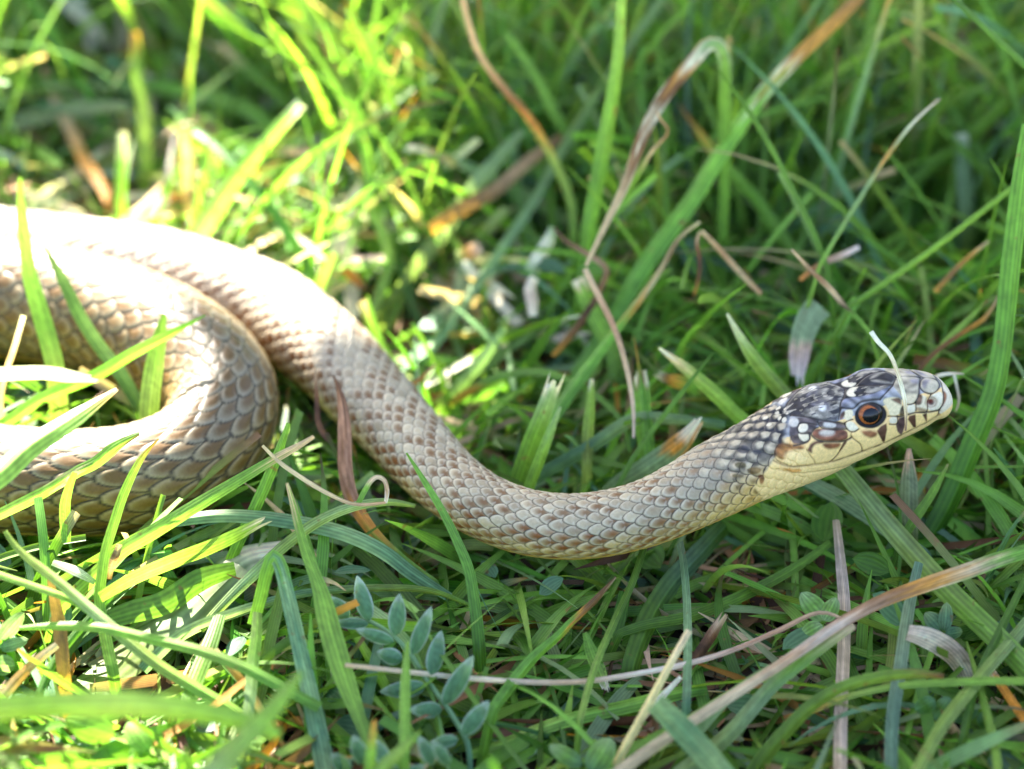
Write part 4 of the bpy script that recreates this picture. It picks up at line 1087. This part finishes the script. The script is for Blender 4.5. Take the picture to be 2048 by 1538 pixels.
B("upright pale blade in front of the long teal one", GB, [(490, 1470), (500, 1400), (505, 1330), (512, 1280), (515, 1225)], [20, 22, 26, 24, 18], "o p b o", .7, -2.6)
B("wide green blade leaning right in the lower left middle", GB, [(370, 1420), (395, 1350), (420, 1290), (440, 1230)], [30, 34, 32, 24], "g v d g", .7, -2.2)

# the crooked grey-green downy plants: stem and paired leaflets
def leaflet(base, tip, wpx, D, seed, dd=0.0):
    rg = np.random.default_rng(seed)
    b3, t3 = at(*base, D), at(*tip, D - dd)
    n = 14
    t = np.linspace(0, 1, n)
    P = b3[None] * (1 - t)[:, None] + t3[None] * t[:, None]
    L = np.linalg.norm(t3 - b3)
    P = P - FWD[None] * (np.sin(t * math.pi) * L * rg.uniform(.02, .14))[:, None] - UP[None] * 0
    Tn = nrm(np.gradient(P, axis=0))
    A = nrm(np.cross(Tn, nrm(P - CAM)))
    ang = math.radians(rg.uniform(-22, 22))
    A = A * math.cos(ang) + np.cross(Tn, A) * math.sin(ang)
    prof = np.sin(np.clip(t, 0, 1) ** .78 * math.pi) ** .72
    W = wpx * K * D * np.maximum(prof, .03)
    v, q, uv, c = ribbon(P, W, A, t, "t0 t.6 p1", fold=rg.uniform(.3, .6), na=9, seed=seed)
    c = c.reshape(n, 9, 3)
    c = c * ca(.92, .95, 1.0)
    c[:, (0, -1)] = (.28, .34, .29)
    c[-3:] = c[-3:] * .6 + .4 * np.array((.34, .40, .37))
    c *= (.85 + .3 * rg.random((n, 9, 1)))
    return v, q, uv, c.reshape(-1, 3)


def tube(P, r, code, sides=7):
    P = np.asarray(P)
    Tn = nrm(np.gradient(P, axis=0))
    A = nrm(np.cross(Tn, [.1, .2, .97]))
    Bn = np.cross(Tn, A)
    th = np.linspace(0, 2 * math.pi, sides, endpoint=False)
    V = P[:, None] + (A[:, None] * np.cos(th)[None, :, None] + Bn[:, None] * np.sin(th)[None, :, None]) * np.asarray(r)[:, None, None]
    n = len(P)
    idx = np.arange(n * sides).reshape(n, sides)
    q = np.stack([idx[:-1], np.roll(idx, -1, 1)[:-1], np.roll(idx, -1, 1)[1:], idx[1:]], -1).reshape(-1, 4)
    t = np.linspace(0, 1, n)
    uv = np.stack(np.broadcast_arrays(th[None] / 6.283, t[:, None]), -1).reshape(-1, 2)
    c = np.repeat(stops(code, t)[:, None], sides, 1).reshape(-1, 3)
    return V.reshape(-1, 3), q, uv, c


def pinnate(label, stem_px, D0, D1, leaves, wst, seed, group="downy vetch plants at the bottom"):
    stem_px = np.array(stem_px, float)
    L = np.concatenate([[0], np.cumsum(np.linalg.norm(np.diff(stem_px, axis=0), axis=1))]); L /= L[-1]
    Ds = D0 + (D1 - D0) * L
    P = np.array([at(x, y, d) for (x, y), d in zip(stem_px, Ds)])
    root = P[0].copy(); root[2] = 0; root[1] -= .003
    P = spline(np.concatenate([[root], P]), 30)
    o_ = root
    plant = empty("downy_plant", tuple(o_), label=label, category="plant", group=group)
    v, q, uv, c = tube(P, np.interp(np.linspace(0, 1, 30), [0, 1], [wst * K * D0 * .5, wst * K * D1 * .3]), "t p p")
    link("stem", make_mesh("stem", v - o_, q, uv, c * ca(.85, 1, 1.1)), M_HAIRY, plant)
    protect(P[6:], wst)
    for i, (b, t_, w) in enumerate(leaves):
        # depth of the leaf: that of the nearest stem point
        k = np.argmin(np.linalg.norm(stem_px - np.array(b), axis=1))
        D = Ds[k] - .0006
        v, q, uv, c = leaflet(b, t_, w, D, seed + i, .002 * math.sin(i * 2.3))
        link("leaflet", make_mesh("leaflet", v - o_, q, uv, np.clip(c, 0, .7)), M_HAIRY, plant)
        protect(v[4::9], w * .5, 2)


pinnate("grey-green downy plant with pairs of pointed leaflets at the bottom middle", [(936, 1490), (910, 1440), (885, 1402), (851, 1356), (819, 1305), (785, 1271), (737, 1242), (690, 1238), (668, 1245)], .264, .2765,
        [((791, 1271), (799, 1187), 36), ((825, 1309), (863, 1213), 32), ((862, 1350), (883, 1261), 37), ((888, 1410), (947, 1311), 40), ((925, 1470), (978, 1401), 36), ((739, 1242), (714, 1151), 36),
         ((788, 1284), (711, 1258), 28), ((805, 1319), (753, 1304), 34), ((852, 1372), (759, 1384), 36), ((885, 1419), (819, 1420), 33), ((916, 1479), (858, 1486), 28), ((737, 1248), (666, 1246), 24), ((697, 1236), (656, 1193), 36)], 13, 400)
pinnate("second downy plant with folded leaflets at the bottom edge", [(860, 1580), (820, 1550), (780, 1530), (735, 1520), (690, 1520)], .258, .260,
        [((868, 1530), (838, 1472), 30), ((900, 1530), (866, 1482), 26), ((775, 1530), (748, 1478), 30), ((730, 1530), (706, 1470), 34), ((700, 1545), (662, 1507), 36), ((800, 1560), (850, 1530), 30)], 11, 500)


# small rounded leaves of ground plants that can be told apart
def oval(c_px, tip_px, wpx, D, code, seed, tilt):
    rg = np.random.default_rng(seed)
    b3, t3 = at(*c_px, D), at(*tip_px, D + .001)
    n, t = 14, np.linspace(0, 1, 14)
    P = b3 * (1 - t)[:, None] + t3 * t[:, None]
    L = np.linalg.norm(t3 - b3)
    P = P - FWD[None] * (np.sin(t * math.pi) * L * .08)[:, None]
    Tn = nrm(np.gradient(P, axis=0))
    A = nrm(np.cross(Tn, nrm(P - CAM)))
    ang = math.radians(tilt)
    A = A * math.cos(ang) + np.cross(Tn, A) * math.sin(ang)
    W = wpx * K * D * np.maximum(np.sin(t ** .85 * math.pi) ** .5, .05)
    return ribbon(P, W, A, t, code, fold=.18, na=9, seed=seed)


def sprig(label, D, base_px, leaves, code="t", group="small round-leaved plants in the turf"):
    root = at(*base_px, D).copy()
    top = root.copy()
    root[2] = 0
    pl = empty("clover_plant", tuple(root), label=label, category="plant", group=group)
    P = spline(np.array([root, (root + top) / 2 + [.0006, 0, 0], top]), 10)
    v, q, uv, c = tube(P, np.full(10, .0005), "g v")
    link("stem", make_mesh("stem", v - root, q, uv, c), M_GRASS, pl)
    for i, (b, t_, w) in enumerate(leaves):
        v, q, uv, c = oval(b, t_, w, D - .0005 * i, code, 900 + i + int(base_px[0]), (-1) ** i * 14)
        link("leaflet", make_mesh("leaflet", v - root, q, uv, c), M_GRASS, pl)
        protect(v[4::9], w * .5, 2)


sprig("round pale leaf pair beside the tan spotted blade at lower right", .2795, (1640, 1250), [((1650, 1240), (1602, 1185), 46), ((1648, 1242), (1672, 1195), 36), ((1645, 1250), (1600, 1275), 40)], "p v p")
sprig("three-leaved teal sprig above the curled lilac leaf", .277, (1885, 1275), [((1885, 1262), (1850, 1225), 36), ((1888, 1262), (1893, 1205), 30), ((1890, 1268), (1925, 1262), 26), ((1880, 1272), (1845, 1268), 26)], "t t p")
sprig("blue-green rounded leaves near the bottom right corner", .268, (1960, 1420), [((1955, 1415), (1905, 1440), 34), ((1960, 1425), (1985, 1455), 40), ((1900, 1395), (1865, 1440), 34), ((1870, 1400), (1830, 1420), 36)], "t d t")
sprig("sunlit rounded leaf pair at the left edge", .275, (10, 1275), [((0, 1280), (48, 1225), 34), ((0, 1296), (55, 1280), 28), ((-10, 1330), (30, 1330), 44)], "t p p")
sprig("hairy oval leaf pair at the bottom middle", .262, (1180, 1530), [((1165, 1530), (1098, 1490), 36), ((1180, 1545), (1222, 1475), 56)], "t v p")
sprig("large rounded leaf by the lower left corner", .262, (290, 1500), [((300, 1500), (255, 1445), 50), ((230, 1470), (130, 1440), 60)], "v v b")

# ------------------------------------------------------------------ the turf: loose grass nobody could count
SNP = to_px(SURF[::14, ::8].reshape(-1, 3))
SNAKE_CELL = {}
for x, y, D in SNP:
    kx, ky = int(x // 12), int(y // 12)
    SNAKE_CELL[kx, ky] = max(SNAKE_CELL.get((kx, ky), 0), D)
SNC2 = SN_C[:, :2]


def blades(N, xr, yr, Lr, wr, lean, bend, seg=8, dens=None, seed=1, keep_clear=True, zoff=0.0, wtip=.12):
    rg = np.random.default_rng(seed)
    # tufts: several blades from one foot
    nt_ = max(N // 5, 1)
    tx = rg.uniform(xr[0], xr[1], nt_); ty = rg.uniform(yr[0], yr[1], nt_)
    k = rg.integers(0, nt_, N)
    x = tx[k] + rg.normal(0, .0022, N); y = ty[k] + rg.normal(0, .0022, N)
    az = rg.uniform(0, 2 * math.pi, N)
    ln = np.radians(rg.uniform(lean[0], lean[1], N))
    L = rg.uniform(Lr[0], Lr[1], N) * (.75 + .5 * rg.random(nt_)[k])
    bd = np.radians(rg.uniform(bend[0], bend[1], N))
    w = rg.uniform(wr[0], wr[1], N)
    t = np.linspace(0, 1, seg + 1)
    ang = ln[:, None] + bd[:, None] * t[None] ** 1.5            # from vertical
    ang = np.minimum(ang, 2.2)
    sw = rg.normal(0, .35, N)[:, None] * t[None]
    dx = np.sin(ang) * np.cos(az[:, None] + sw); dy = np.sin(ang) * np.sin(az[:, None] + sw); dz = np.cos(ang)
    st_ = (L / seg)[:, None]
    P = np.stack([x[:, None] + np.cumsum(dx * st_, 1) - dx[:, :1] * st_, y[:, None] + np.cumsum(dy * st_, 1) - dy[:, :1] * st_, np.cumsum(dz * st_, 1) - dz[:, :1] * st_ + zoff], -1)
    P[..., 2] = np.maximum(P[..., 2], .0008 + zoff)
    if keep_clear:
        ok = np.ones(N, bool)
        Q = to_px(P.reshape(-1, 3)).reshape(N, seg + 1, 3)
        Qm = (Q[:, :-1] + Q[:, 1:]) / 2
        QQ = np.concatenate([Q, Qm], 1)
        nearby = (P[:, :, None, :] - SN_C[None, None, ::3, :])
        d2 = (nearby ** 2).sum(-1)
        ok &= ~((np.sqrt(d2) < SN_R[None, None, ::3] * 1.02).any((1, 2)))
        # no loose blade stands right in the sun's way to the bare back of the snake
        lo_ = P[:, ::2]
        for tau in (.005, .009, .013, .018, .024, .032):
            dd = ((lo_ - SUN * tau)[:, :, None, :] - SN_C[None, None, ::4, :])
            ok &= ~((np.sqrt((dd ** 2).sum(-1)) < SN_R[None, None, ::4] * 1.0).any((1, 2)))
        tol = rg.random(N)
        for i in np.nonzero(ok)[0]:
            bad = 0
            for px, py, D in QQ[i]:
                s_ = SNAKE_CELL.get((int(px // 12), int(py // 12)))
                if s_ and D < s_ - .001:
                    bad += 4 if px < 1450 else 9
                if bad > 8:
                    break
                p_ = PROT.get((int(px // 16), int(py // 16)))
                if p_ and D < p_[0] - .001:
                    bad += p_[1]
            if bad > (8 if tol[i] > .88 else 1):
                ok[i] = False
        P, w, L, az = P[ok], w[ok], L[ok], az[ok]
    return P, w, t


GRASS_C = np.array([PAL[c] for c in "ggggvvvvbbbdtop"])
DEAD_C = np.array([PAL[c] for c in "nnrreakrkn"]) * .8


def blade_sheet(sets, pal, seed, dead_tip=.22):
    rg = np.random.default_rng(seed)
    VV, QQ, UV, CC, base = [], [], [], [], 0
    for P, w, t in sets:
        N, n = P.shape[:2]
        if N == 0:
            continue
        Tn = nrm(np.gradient(P, axis=1))
        rd = rg.normal(0, 1, (N, 1, 3))
        A = nrm(np.cross(Tn, nrm(rd + np.array([0, -.6, .8]))))
        Nn = np.cross(A, Tn)
        tap = np.where(rg.random(N)[:, None] < .3, np.clip(1.15 - .35 * t[None], 0, 1), np.minimum(1, (1 - t[None]) * 2.2) * .9 + .06)
        W = w[:, None] * tap * np.minimum(1, .7 + t[None] * 2)
        fold = rg.uniform(.1, .5, N)[:, None]
        V = np.stack([P - A * W[..., None] * .5, P - Nn * (W * .5 * fold)[..., None], P + A * W[..., None] * .5], 2)
        idx = base + np.arange(N * n * 3).reshape(N, n, 3)
        q = np.stack([idx[:, :-1, :-1], idx[:, 1:, :-1], idx[:, 1:, 1:], idx[:, :-1, 1:]], -1).reshape(-1, 4)
        c = pal[rg.integers(0, len(pal), N)] * rg.uniform(.75, 1.25, (N, 1)) * (1 + .08 * rg.standard_normal((N, 3)))
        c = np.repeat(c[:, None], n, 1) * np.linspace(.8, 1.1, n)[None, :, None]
        tipc = DEAD_C[rg.integers(0, 7, N)]
        wt = ((rg.random(N) < dead_tip)[:, None] * sstep(.70, .95, np.broadcast_to(t[None] + rg.normal(0, .06, (N, 1)), (N, n))))[..., None]
        c = c * (1 - wt) + tipc[:, None] * wt
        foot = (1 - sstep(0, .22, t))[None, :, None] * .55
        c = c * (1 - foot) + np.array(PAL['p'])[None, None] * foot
        c = np.repeat(c[:, :, None], 3, 2)
        c[:, :, 1] *= 1.15
        uv = np.zeros((N, n, 3, 2)); uv[..., 0] = np.array([0, .5, 1]); uv[..., 1] = t[None, :, None]
        VV.append(V.reshape(-1, 3)); QQ.append(q); UV.append(uv.reshape(-1, 2)); CC.append(c.reshape(-1, 3))
        base += N * n * 3
    return np.concatenate(VV), np.concatenate(QQ), np.concatenate(UV), np.clip(np.concatenate(CC), .004, .8)


sets = []
# under and in front of the snake: low, lying
sets.append(blades(6200, (-.105, .105), (-.085, .035), (.016, .044), (.0006, .0020), (35, 82), (5, 60), 9, seed=1))
sets.append(blades(2600, (-.10, .10), (-.085, .03), (.008, .020), (.0007, .0020), (40, 88), (0, 40), 6, seed=12))
sets.append(blades(900, (-.10, .10), (-.085, .03), (.016, .032), (.0008, .0018), (5, 40), (5, 50), 9, seed=2))
# behind the snake: taller
sets.append(blades(5200, (-.13, .13), (.03, .11), (.028, .062), (.0005, .0017), (4, 52), (8, 65), 10, seed=3))
sets.append(blades(4600, (-.17, .17), (.10, .26), (.030, .066), (.0006, .0019), (4, 52), (8, 65), 9, seed=4))
sets.append(blades(1500, (-.12, .12), (.02, .20), (.022, .045), (.0005, .0011), (5, 60), (5, 60), 8, seed=5))
# the lawn round about, thinning outwards
sets.append(blades(2600, (-.34, .34), (.22, .62), (.03, .06), (.0016, .0032), (10, 65), (10, 75), 6, seed=6, keep_clear=False))
sets.append(blades(1500, (-.40, -.10), (-.24, .3), (.02, .042), (.0014, .003), (25, 78), (10, 70), 6, seed=7, keep_clear=False))
sets.append(blades(1500, (.10, .40), (-.24, .3), (.02, .042), (.0014, .003), (25, 78), (10, 70), 6, seed=8, keep_clear=False))
sets.append(blades(1200, (-.2, .2), (-.30, -.08), (.014, .028), (.0014, .003), (35, 80), (10, 70), 6, seed=9))
sets.append(blades(2600, (-1.0, 1.0), (.5, 1.5), (.03, .06), (.002, .0045), (10, 65), (10, 75), 5, seed=10, keep_clear=False))
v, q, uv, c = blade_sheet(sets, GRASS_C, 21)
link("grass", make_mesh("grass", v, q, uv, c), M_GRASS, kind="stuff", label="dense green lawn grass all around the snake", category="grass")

dead = [blades(1700, (-.11, .11), (-.085, .06), (.006, .030), (.0007, .0022), (70, 100), (-10, 25), 5, seed=31, zoff=.001),
        blades(1200, (-.16, .16), (.05, .26), (.014, .045), (.0008, .0022), (55, 100), (-10, 30), 5, seed=32, zoff=.003),
        blades(150, (-.11, .11), (-.07, .03), (.016, .035), (.0006, .0014), (60, 88), (-5, 25), 6, seed=33, zoff=.006)]
v, q, uv, c = blade_sheet(dead, DEAD_C, 22, .1)
link("dead_grass", make_mesh("dead_grass", v, q, uv, c), M_DRY, kind="stuff", label="brown and tan dead grass matted at the foot of the lawn", category="thatch")

clip = [blades(700, (-.085, .005), (.03, .13), (.010, .030), (.0012, .0026), (25, 85), (0, 40), 6, seed=35, zoff=.006)]  # pale scraps massed in the sunlit patch to add white sun glare
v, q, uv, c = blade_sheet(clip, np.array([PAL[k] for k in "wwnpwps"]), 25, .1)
link("glare_clippings", make_mesh("glare_clippings", v, q, uv, c), M_DRY, kind="stuff", label="bleached pale clippings, partly added as white glare, in the sunlit grass behind the coils", category="clippings")

# small leaves of ground plants low between the blades
rg = np.random.default_rng(41)
N = 1500
x = rg.uniform(-.15, .15, N); y = rg.uniform(-.07, .26, N); z = rg.uniform(.003, .016, N) * np.where(y > .03, 1.3, .6)
keep = rg.random(N) < np.where(y > .02, .75, .5)
x, y, z = x[keep], y[keep], z[keep]
N = len(x)
L = rg.uniform(.0035, .008, N); Wd = L * rg.uniform(.4, .75, N)
az = rg.uniform(0, 2 * math.pi, N); el = rg.uniform(-.3, .9, N)
dirv = np.stack([np.cos(az) * np.cos(el), np.sin(az) * np.cos(el), np.sin(el)], -1)
t = np.linspace(0, 1, 7)
P = np.stack([x, y, z], -1)[:, None] + dirv[:, None] * (L[:, None] * t[None])[..., None]
P[..., 2] -= (t[None] ** 2 * L[:, None] * .25)
P[..., 2] = np.maximum(P[..., 2], .001)
Q = to_px(P.reshape(-1, 3)).reshape(N, 7, 3)
ok = np.ones(N, bool)
for i in range(N):
    for px, py, D in Q[i]:
        s_ = SNAKE_CELL.get((int(px // 12), int(py // 12)), 0)
        p_ = PROT.get((int(px // 16), int(py // 16)), (0, 0))[0]
        if D < s_ or D < p_ - .002:
            ok[i] = False
ok &= ~((np.linalg.norm(P[:, :, None] - SN_C[None, None, ::3], axis=-1) < SN_R[None, None, ::3]).any((1, 2)))
P, Wd = P[ok], Wd[ok]
N = len(P)
Tn = nrm(np.gradient(P, axis=1)); A = nrm(np.cross(Tn, nrm(np.array([0, -.2, 1]) + rg.normal(0, .3, (N, 1, 3))))); Nn = np.cross(A, Tn)
W = Wd[:, None] * np.maximum(np.sin(t ** .85 * math.pi) ** .6, .04)[None]
u = np.array([-1, -.5, 0, .5, 1])
V = P[:, :, None] + A[:, :, None] * (u[None, None, :, None] * W[..., None, None] * .5) + Nn[:, :, None] * ((np.abs(u) - 1)[None, None, :, None] * W[..., None, None] * .12)
idx = np.arange(N * 35).reshape(N, 7, 5)
q = np.stack([idx[:, :-1, :-1], idx[:, 1:, :-1], idx[:, 1:, 1:], idx[:, :-1, 1:]], -1).reshape(-1, 4)
c = np.array([PAL[k] for k in "tttgvtd"])[rg.integers(0, 7, N)] * rg.uniform(.8, 1.25, (N, 1))
c = np.repeat(c[:, None], 35, 1).reshape(-1, 3)
uv = np.zeros((N, 7, 5, 2)); uv[..., 0] = (u + 1) / 2; uv[..., 1] = t[None, :, None]
link("ground_cover", make_mesh("ground_cover", V.reshape(-1, 3), q, uv.reshape(-1, 2), c), M_GRASS, kind="stuff",
     label="small bluish green leaves of low plants between the grass", category="ground cover")

# ------------------------------------------------------------------ the shrub behind that shades the right half
rg = np.random.default_rng(51)


def ground_px(x, y):
    D = depth_at_height(y, .012)
    return at(x, y, D)[:2]


LIT = np.array([ground_px(*p) for p in [(-900, 430), (-200, 410), (60, 410), (300, 430), (540, 480), (740, 510), (860, 560), (910, 640), (900, 740), (800, 785), (690, 795), (590, 795), (480, 800), (430, 870), (425, 1000), (430, 1180), (420, 1400), (430, 1700), (-900, 1700)]])


def inside(poly, P):
    r = np.zeros(len(P), bool)
    for i in range(len(poly)):
        a, b = poly[i - 1], poly[i]
        c = (a[1] > P[:, 1]) != (b[1] > P[:, 1])
        with np.errstate(divide='ignore', invalid='ignore'):
            r ^= c & (P[:, 0] < (b[0] - a[0]) * (P[:, 1] - a[1]) / (b[1] - a[1]) + a[0])
    return r


N = 15000
gx = rg.uniform(-.32, .45, N); gy = rg.uniform(-.35, .60, N)
s = rg.uniform(.62, 1.25, N)
Pl = np.stack([gx, gy, np.zeros(N)], -1) + SUN[None] * s[:, None]
shadow = np.stack([gx, gy], -1)
sunny = inside(LIT, shadow)
dist = np.full(N, 9.0)
for i in range(len(LIT)):
    a, b = LIT[i - 1], LIT[i]
    tt = np.clip(((shadow - a) @ (b - a)) / ((b - a) @ (b - a)), 0, 1)
    dist = np.minimum(dist, np.linalg.norm(shadow - (a + tt[:, None] * (b - a)), axis=1))
keep = ~sunny & (dist > .016) 
Pl = Pl[keep]
Pl = Pl[rg.permutation(len(Pl))[:9500]]
N = len(Pl)
L = rg.uniform(.026, .046, N)
az = rg.uniform(0, 2 * math.pi, N); el = rg.normal(-.2, .45, N)
d_ = np.stack([np.cos(az) * np.cos(el), np.sin(az) * np.cos(el), np.sin(el)], -1)
t = np.linspace(0, 1, 5)
P = Pl[:, None] + d_[:, None] * ((t[None] - .5) * L[:, None])[..., None]
P[..., 2] -= ((t[None] - .5) ** 2) * L[:, None] * .6
Tn = nrm(np.gradient(P, axis=1)); A = nrm(np.cross(Tn, nrm(np.array([-.2, .5, 1]) + rg.normal(0, .5, (N, 1, 3))))); Nn = np.cross(A, Tn)
W = (L * rg.uniform(.5, .7, N))[:, None] * np.array([.08, .8, 1, .7, .04])[None]
u = np.array([-1, 0, 1.])
V = P[:, :, None] + A[:, :, None] * (u[None, None, :, None] * W[..., None, None] * .5) + Nn[:, :, None] * ((np.abs(u) - 1)[None, None, :, None] * W[..., None, None] * .12)
idx = np.arange(N * 15).reshape(N, 5, 3)
q = np.stack([idx[:, :-1, :-1], idx[:, 1:, :-1], idx[:, 1:, 1:], idx[:, :-1, 1:]], -1).reshape(-1, 4)
c = np.array([PAL[k] for k in "gvdg"])[rg.integers(0, 4, N)] * rg.uniform(.8, 1.2, (N, 1))
c = np.repeat(c[:, None], 15, 1).reshape(-1, 3)
uv = np.zeros((N, 5, 3, 2)); uv[..., 0] = (u + 1) / 2; uv[..., 1] = t[None, :, None]
foot = np.array([.62, 1.15, 0.0])
shrub = empty("shrub", tuple(foot), label="leafy shrub behind the lawn whose boughs shade the snake's head", category="shrub")
fo = link("foliage", make_mesh("foliage", V.reshape(-1, 3) - foot, q, uv.reshape(-1, 2), c), M_TREE, shrub, kind="stuff")
# trunk and boughs reach through the leaves
fork = np.array([.55, 1.05, .42])
P = spline(np.array([foot - [0, 0, .02], foot + [.01, -.02, .2], fork]), 12)
v, q, uv, c = tube(P, np.linspace(.03, .02, 12), "r r", 10)
link("trunk", make_mesh("trunk", v - foot, q, uv), M_BARK, shrub)
order = rg.permutation(N)
tg = Pl[order[:46]]
for i, e in enumerate(tg):
    mid = fork * .45 + e * .55 + rg.normal(0, .03, 3) + [0, 0, .05]
    P = spline(np.array([fork, mid, e]), 14)
    ray = P - SUN[None] * (P[:, 2] / SUN[2])[:, None]
    if inside(LIT, ray[:, :2]).any():
        continue
    v, q, uv, c = tube(P, np.linspace(.008, .0012, 14), "r r", 6)
    link("branch", make_mesh("branch", v - foot, q, uv), M_BARK, shrub)
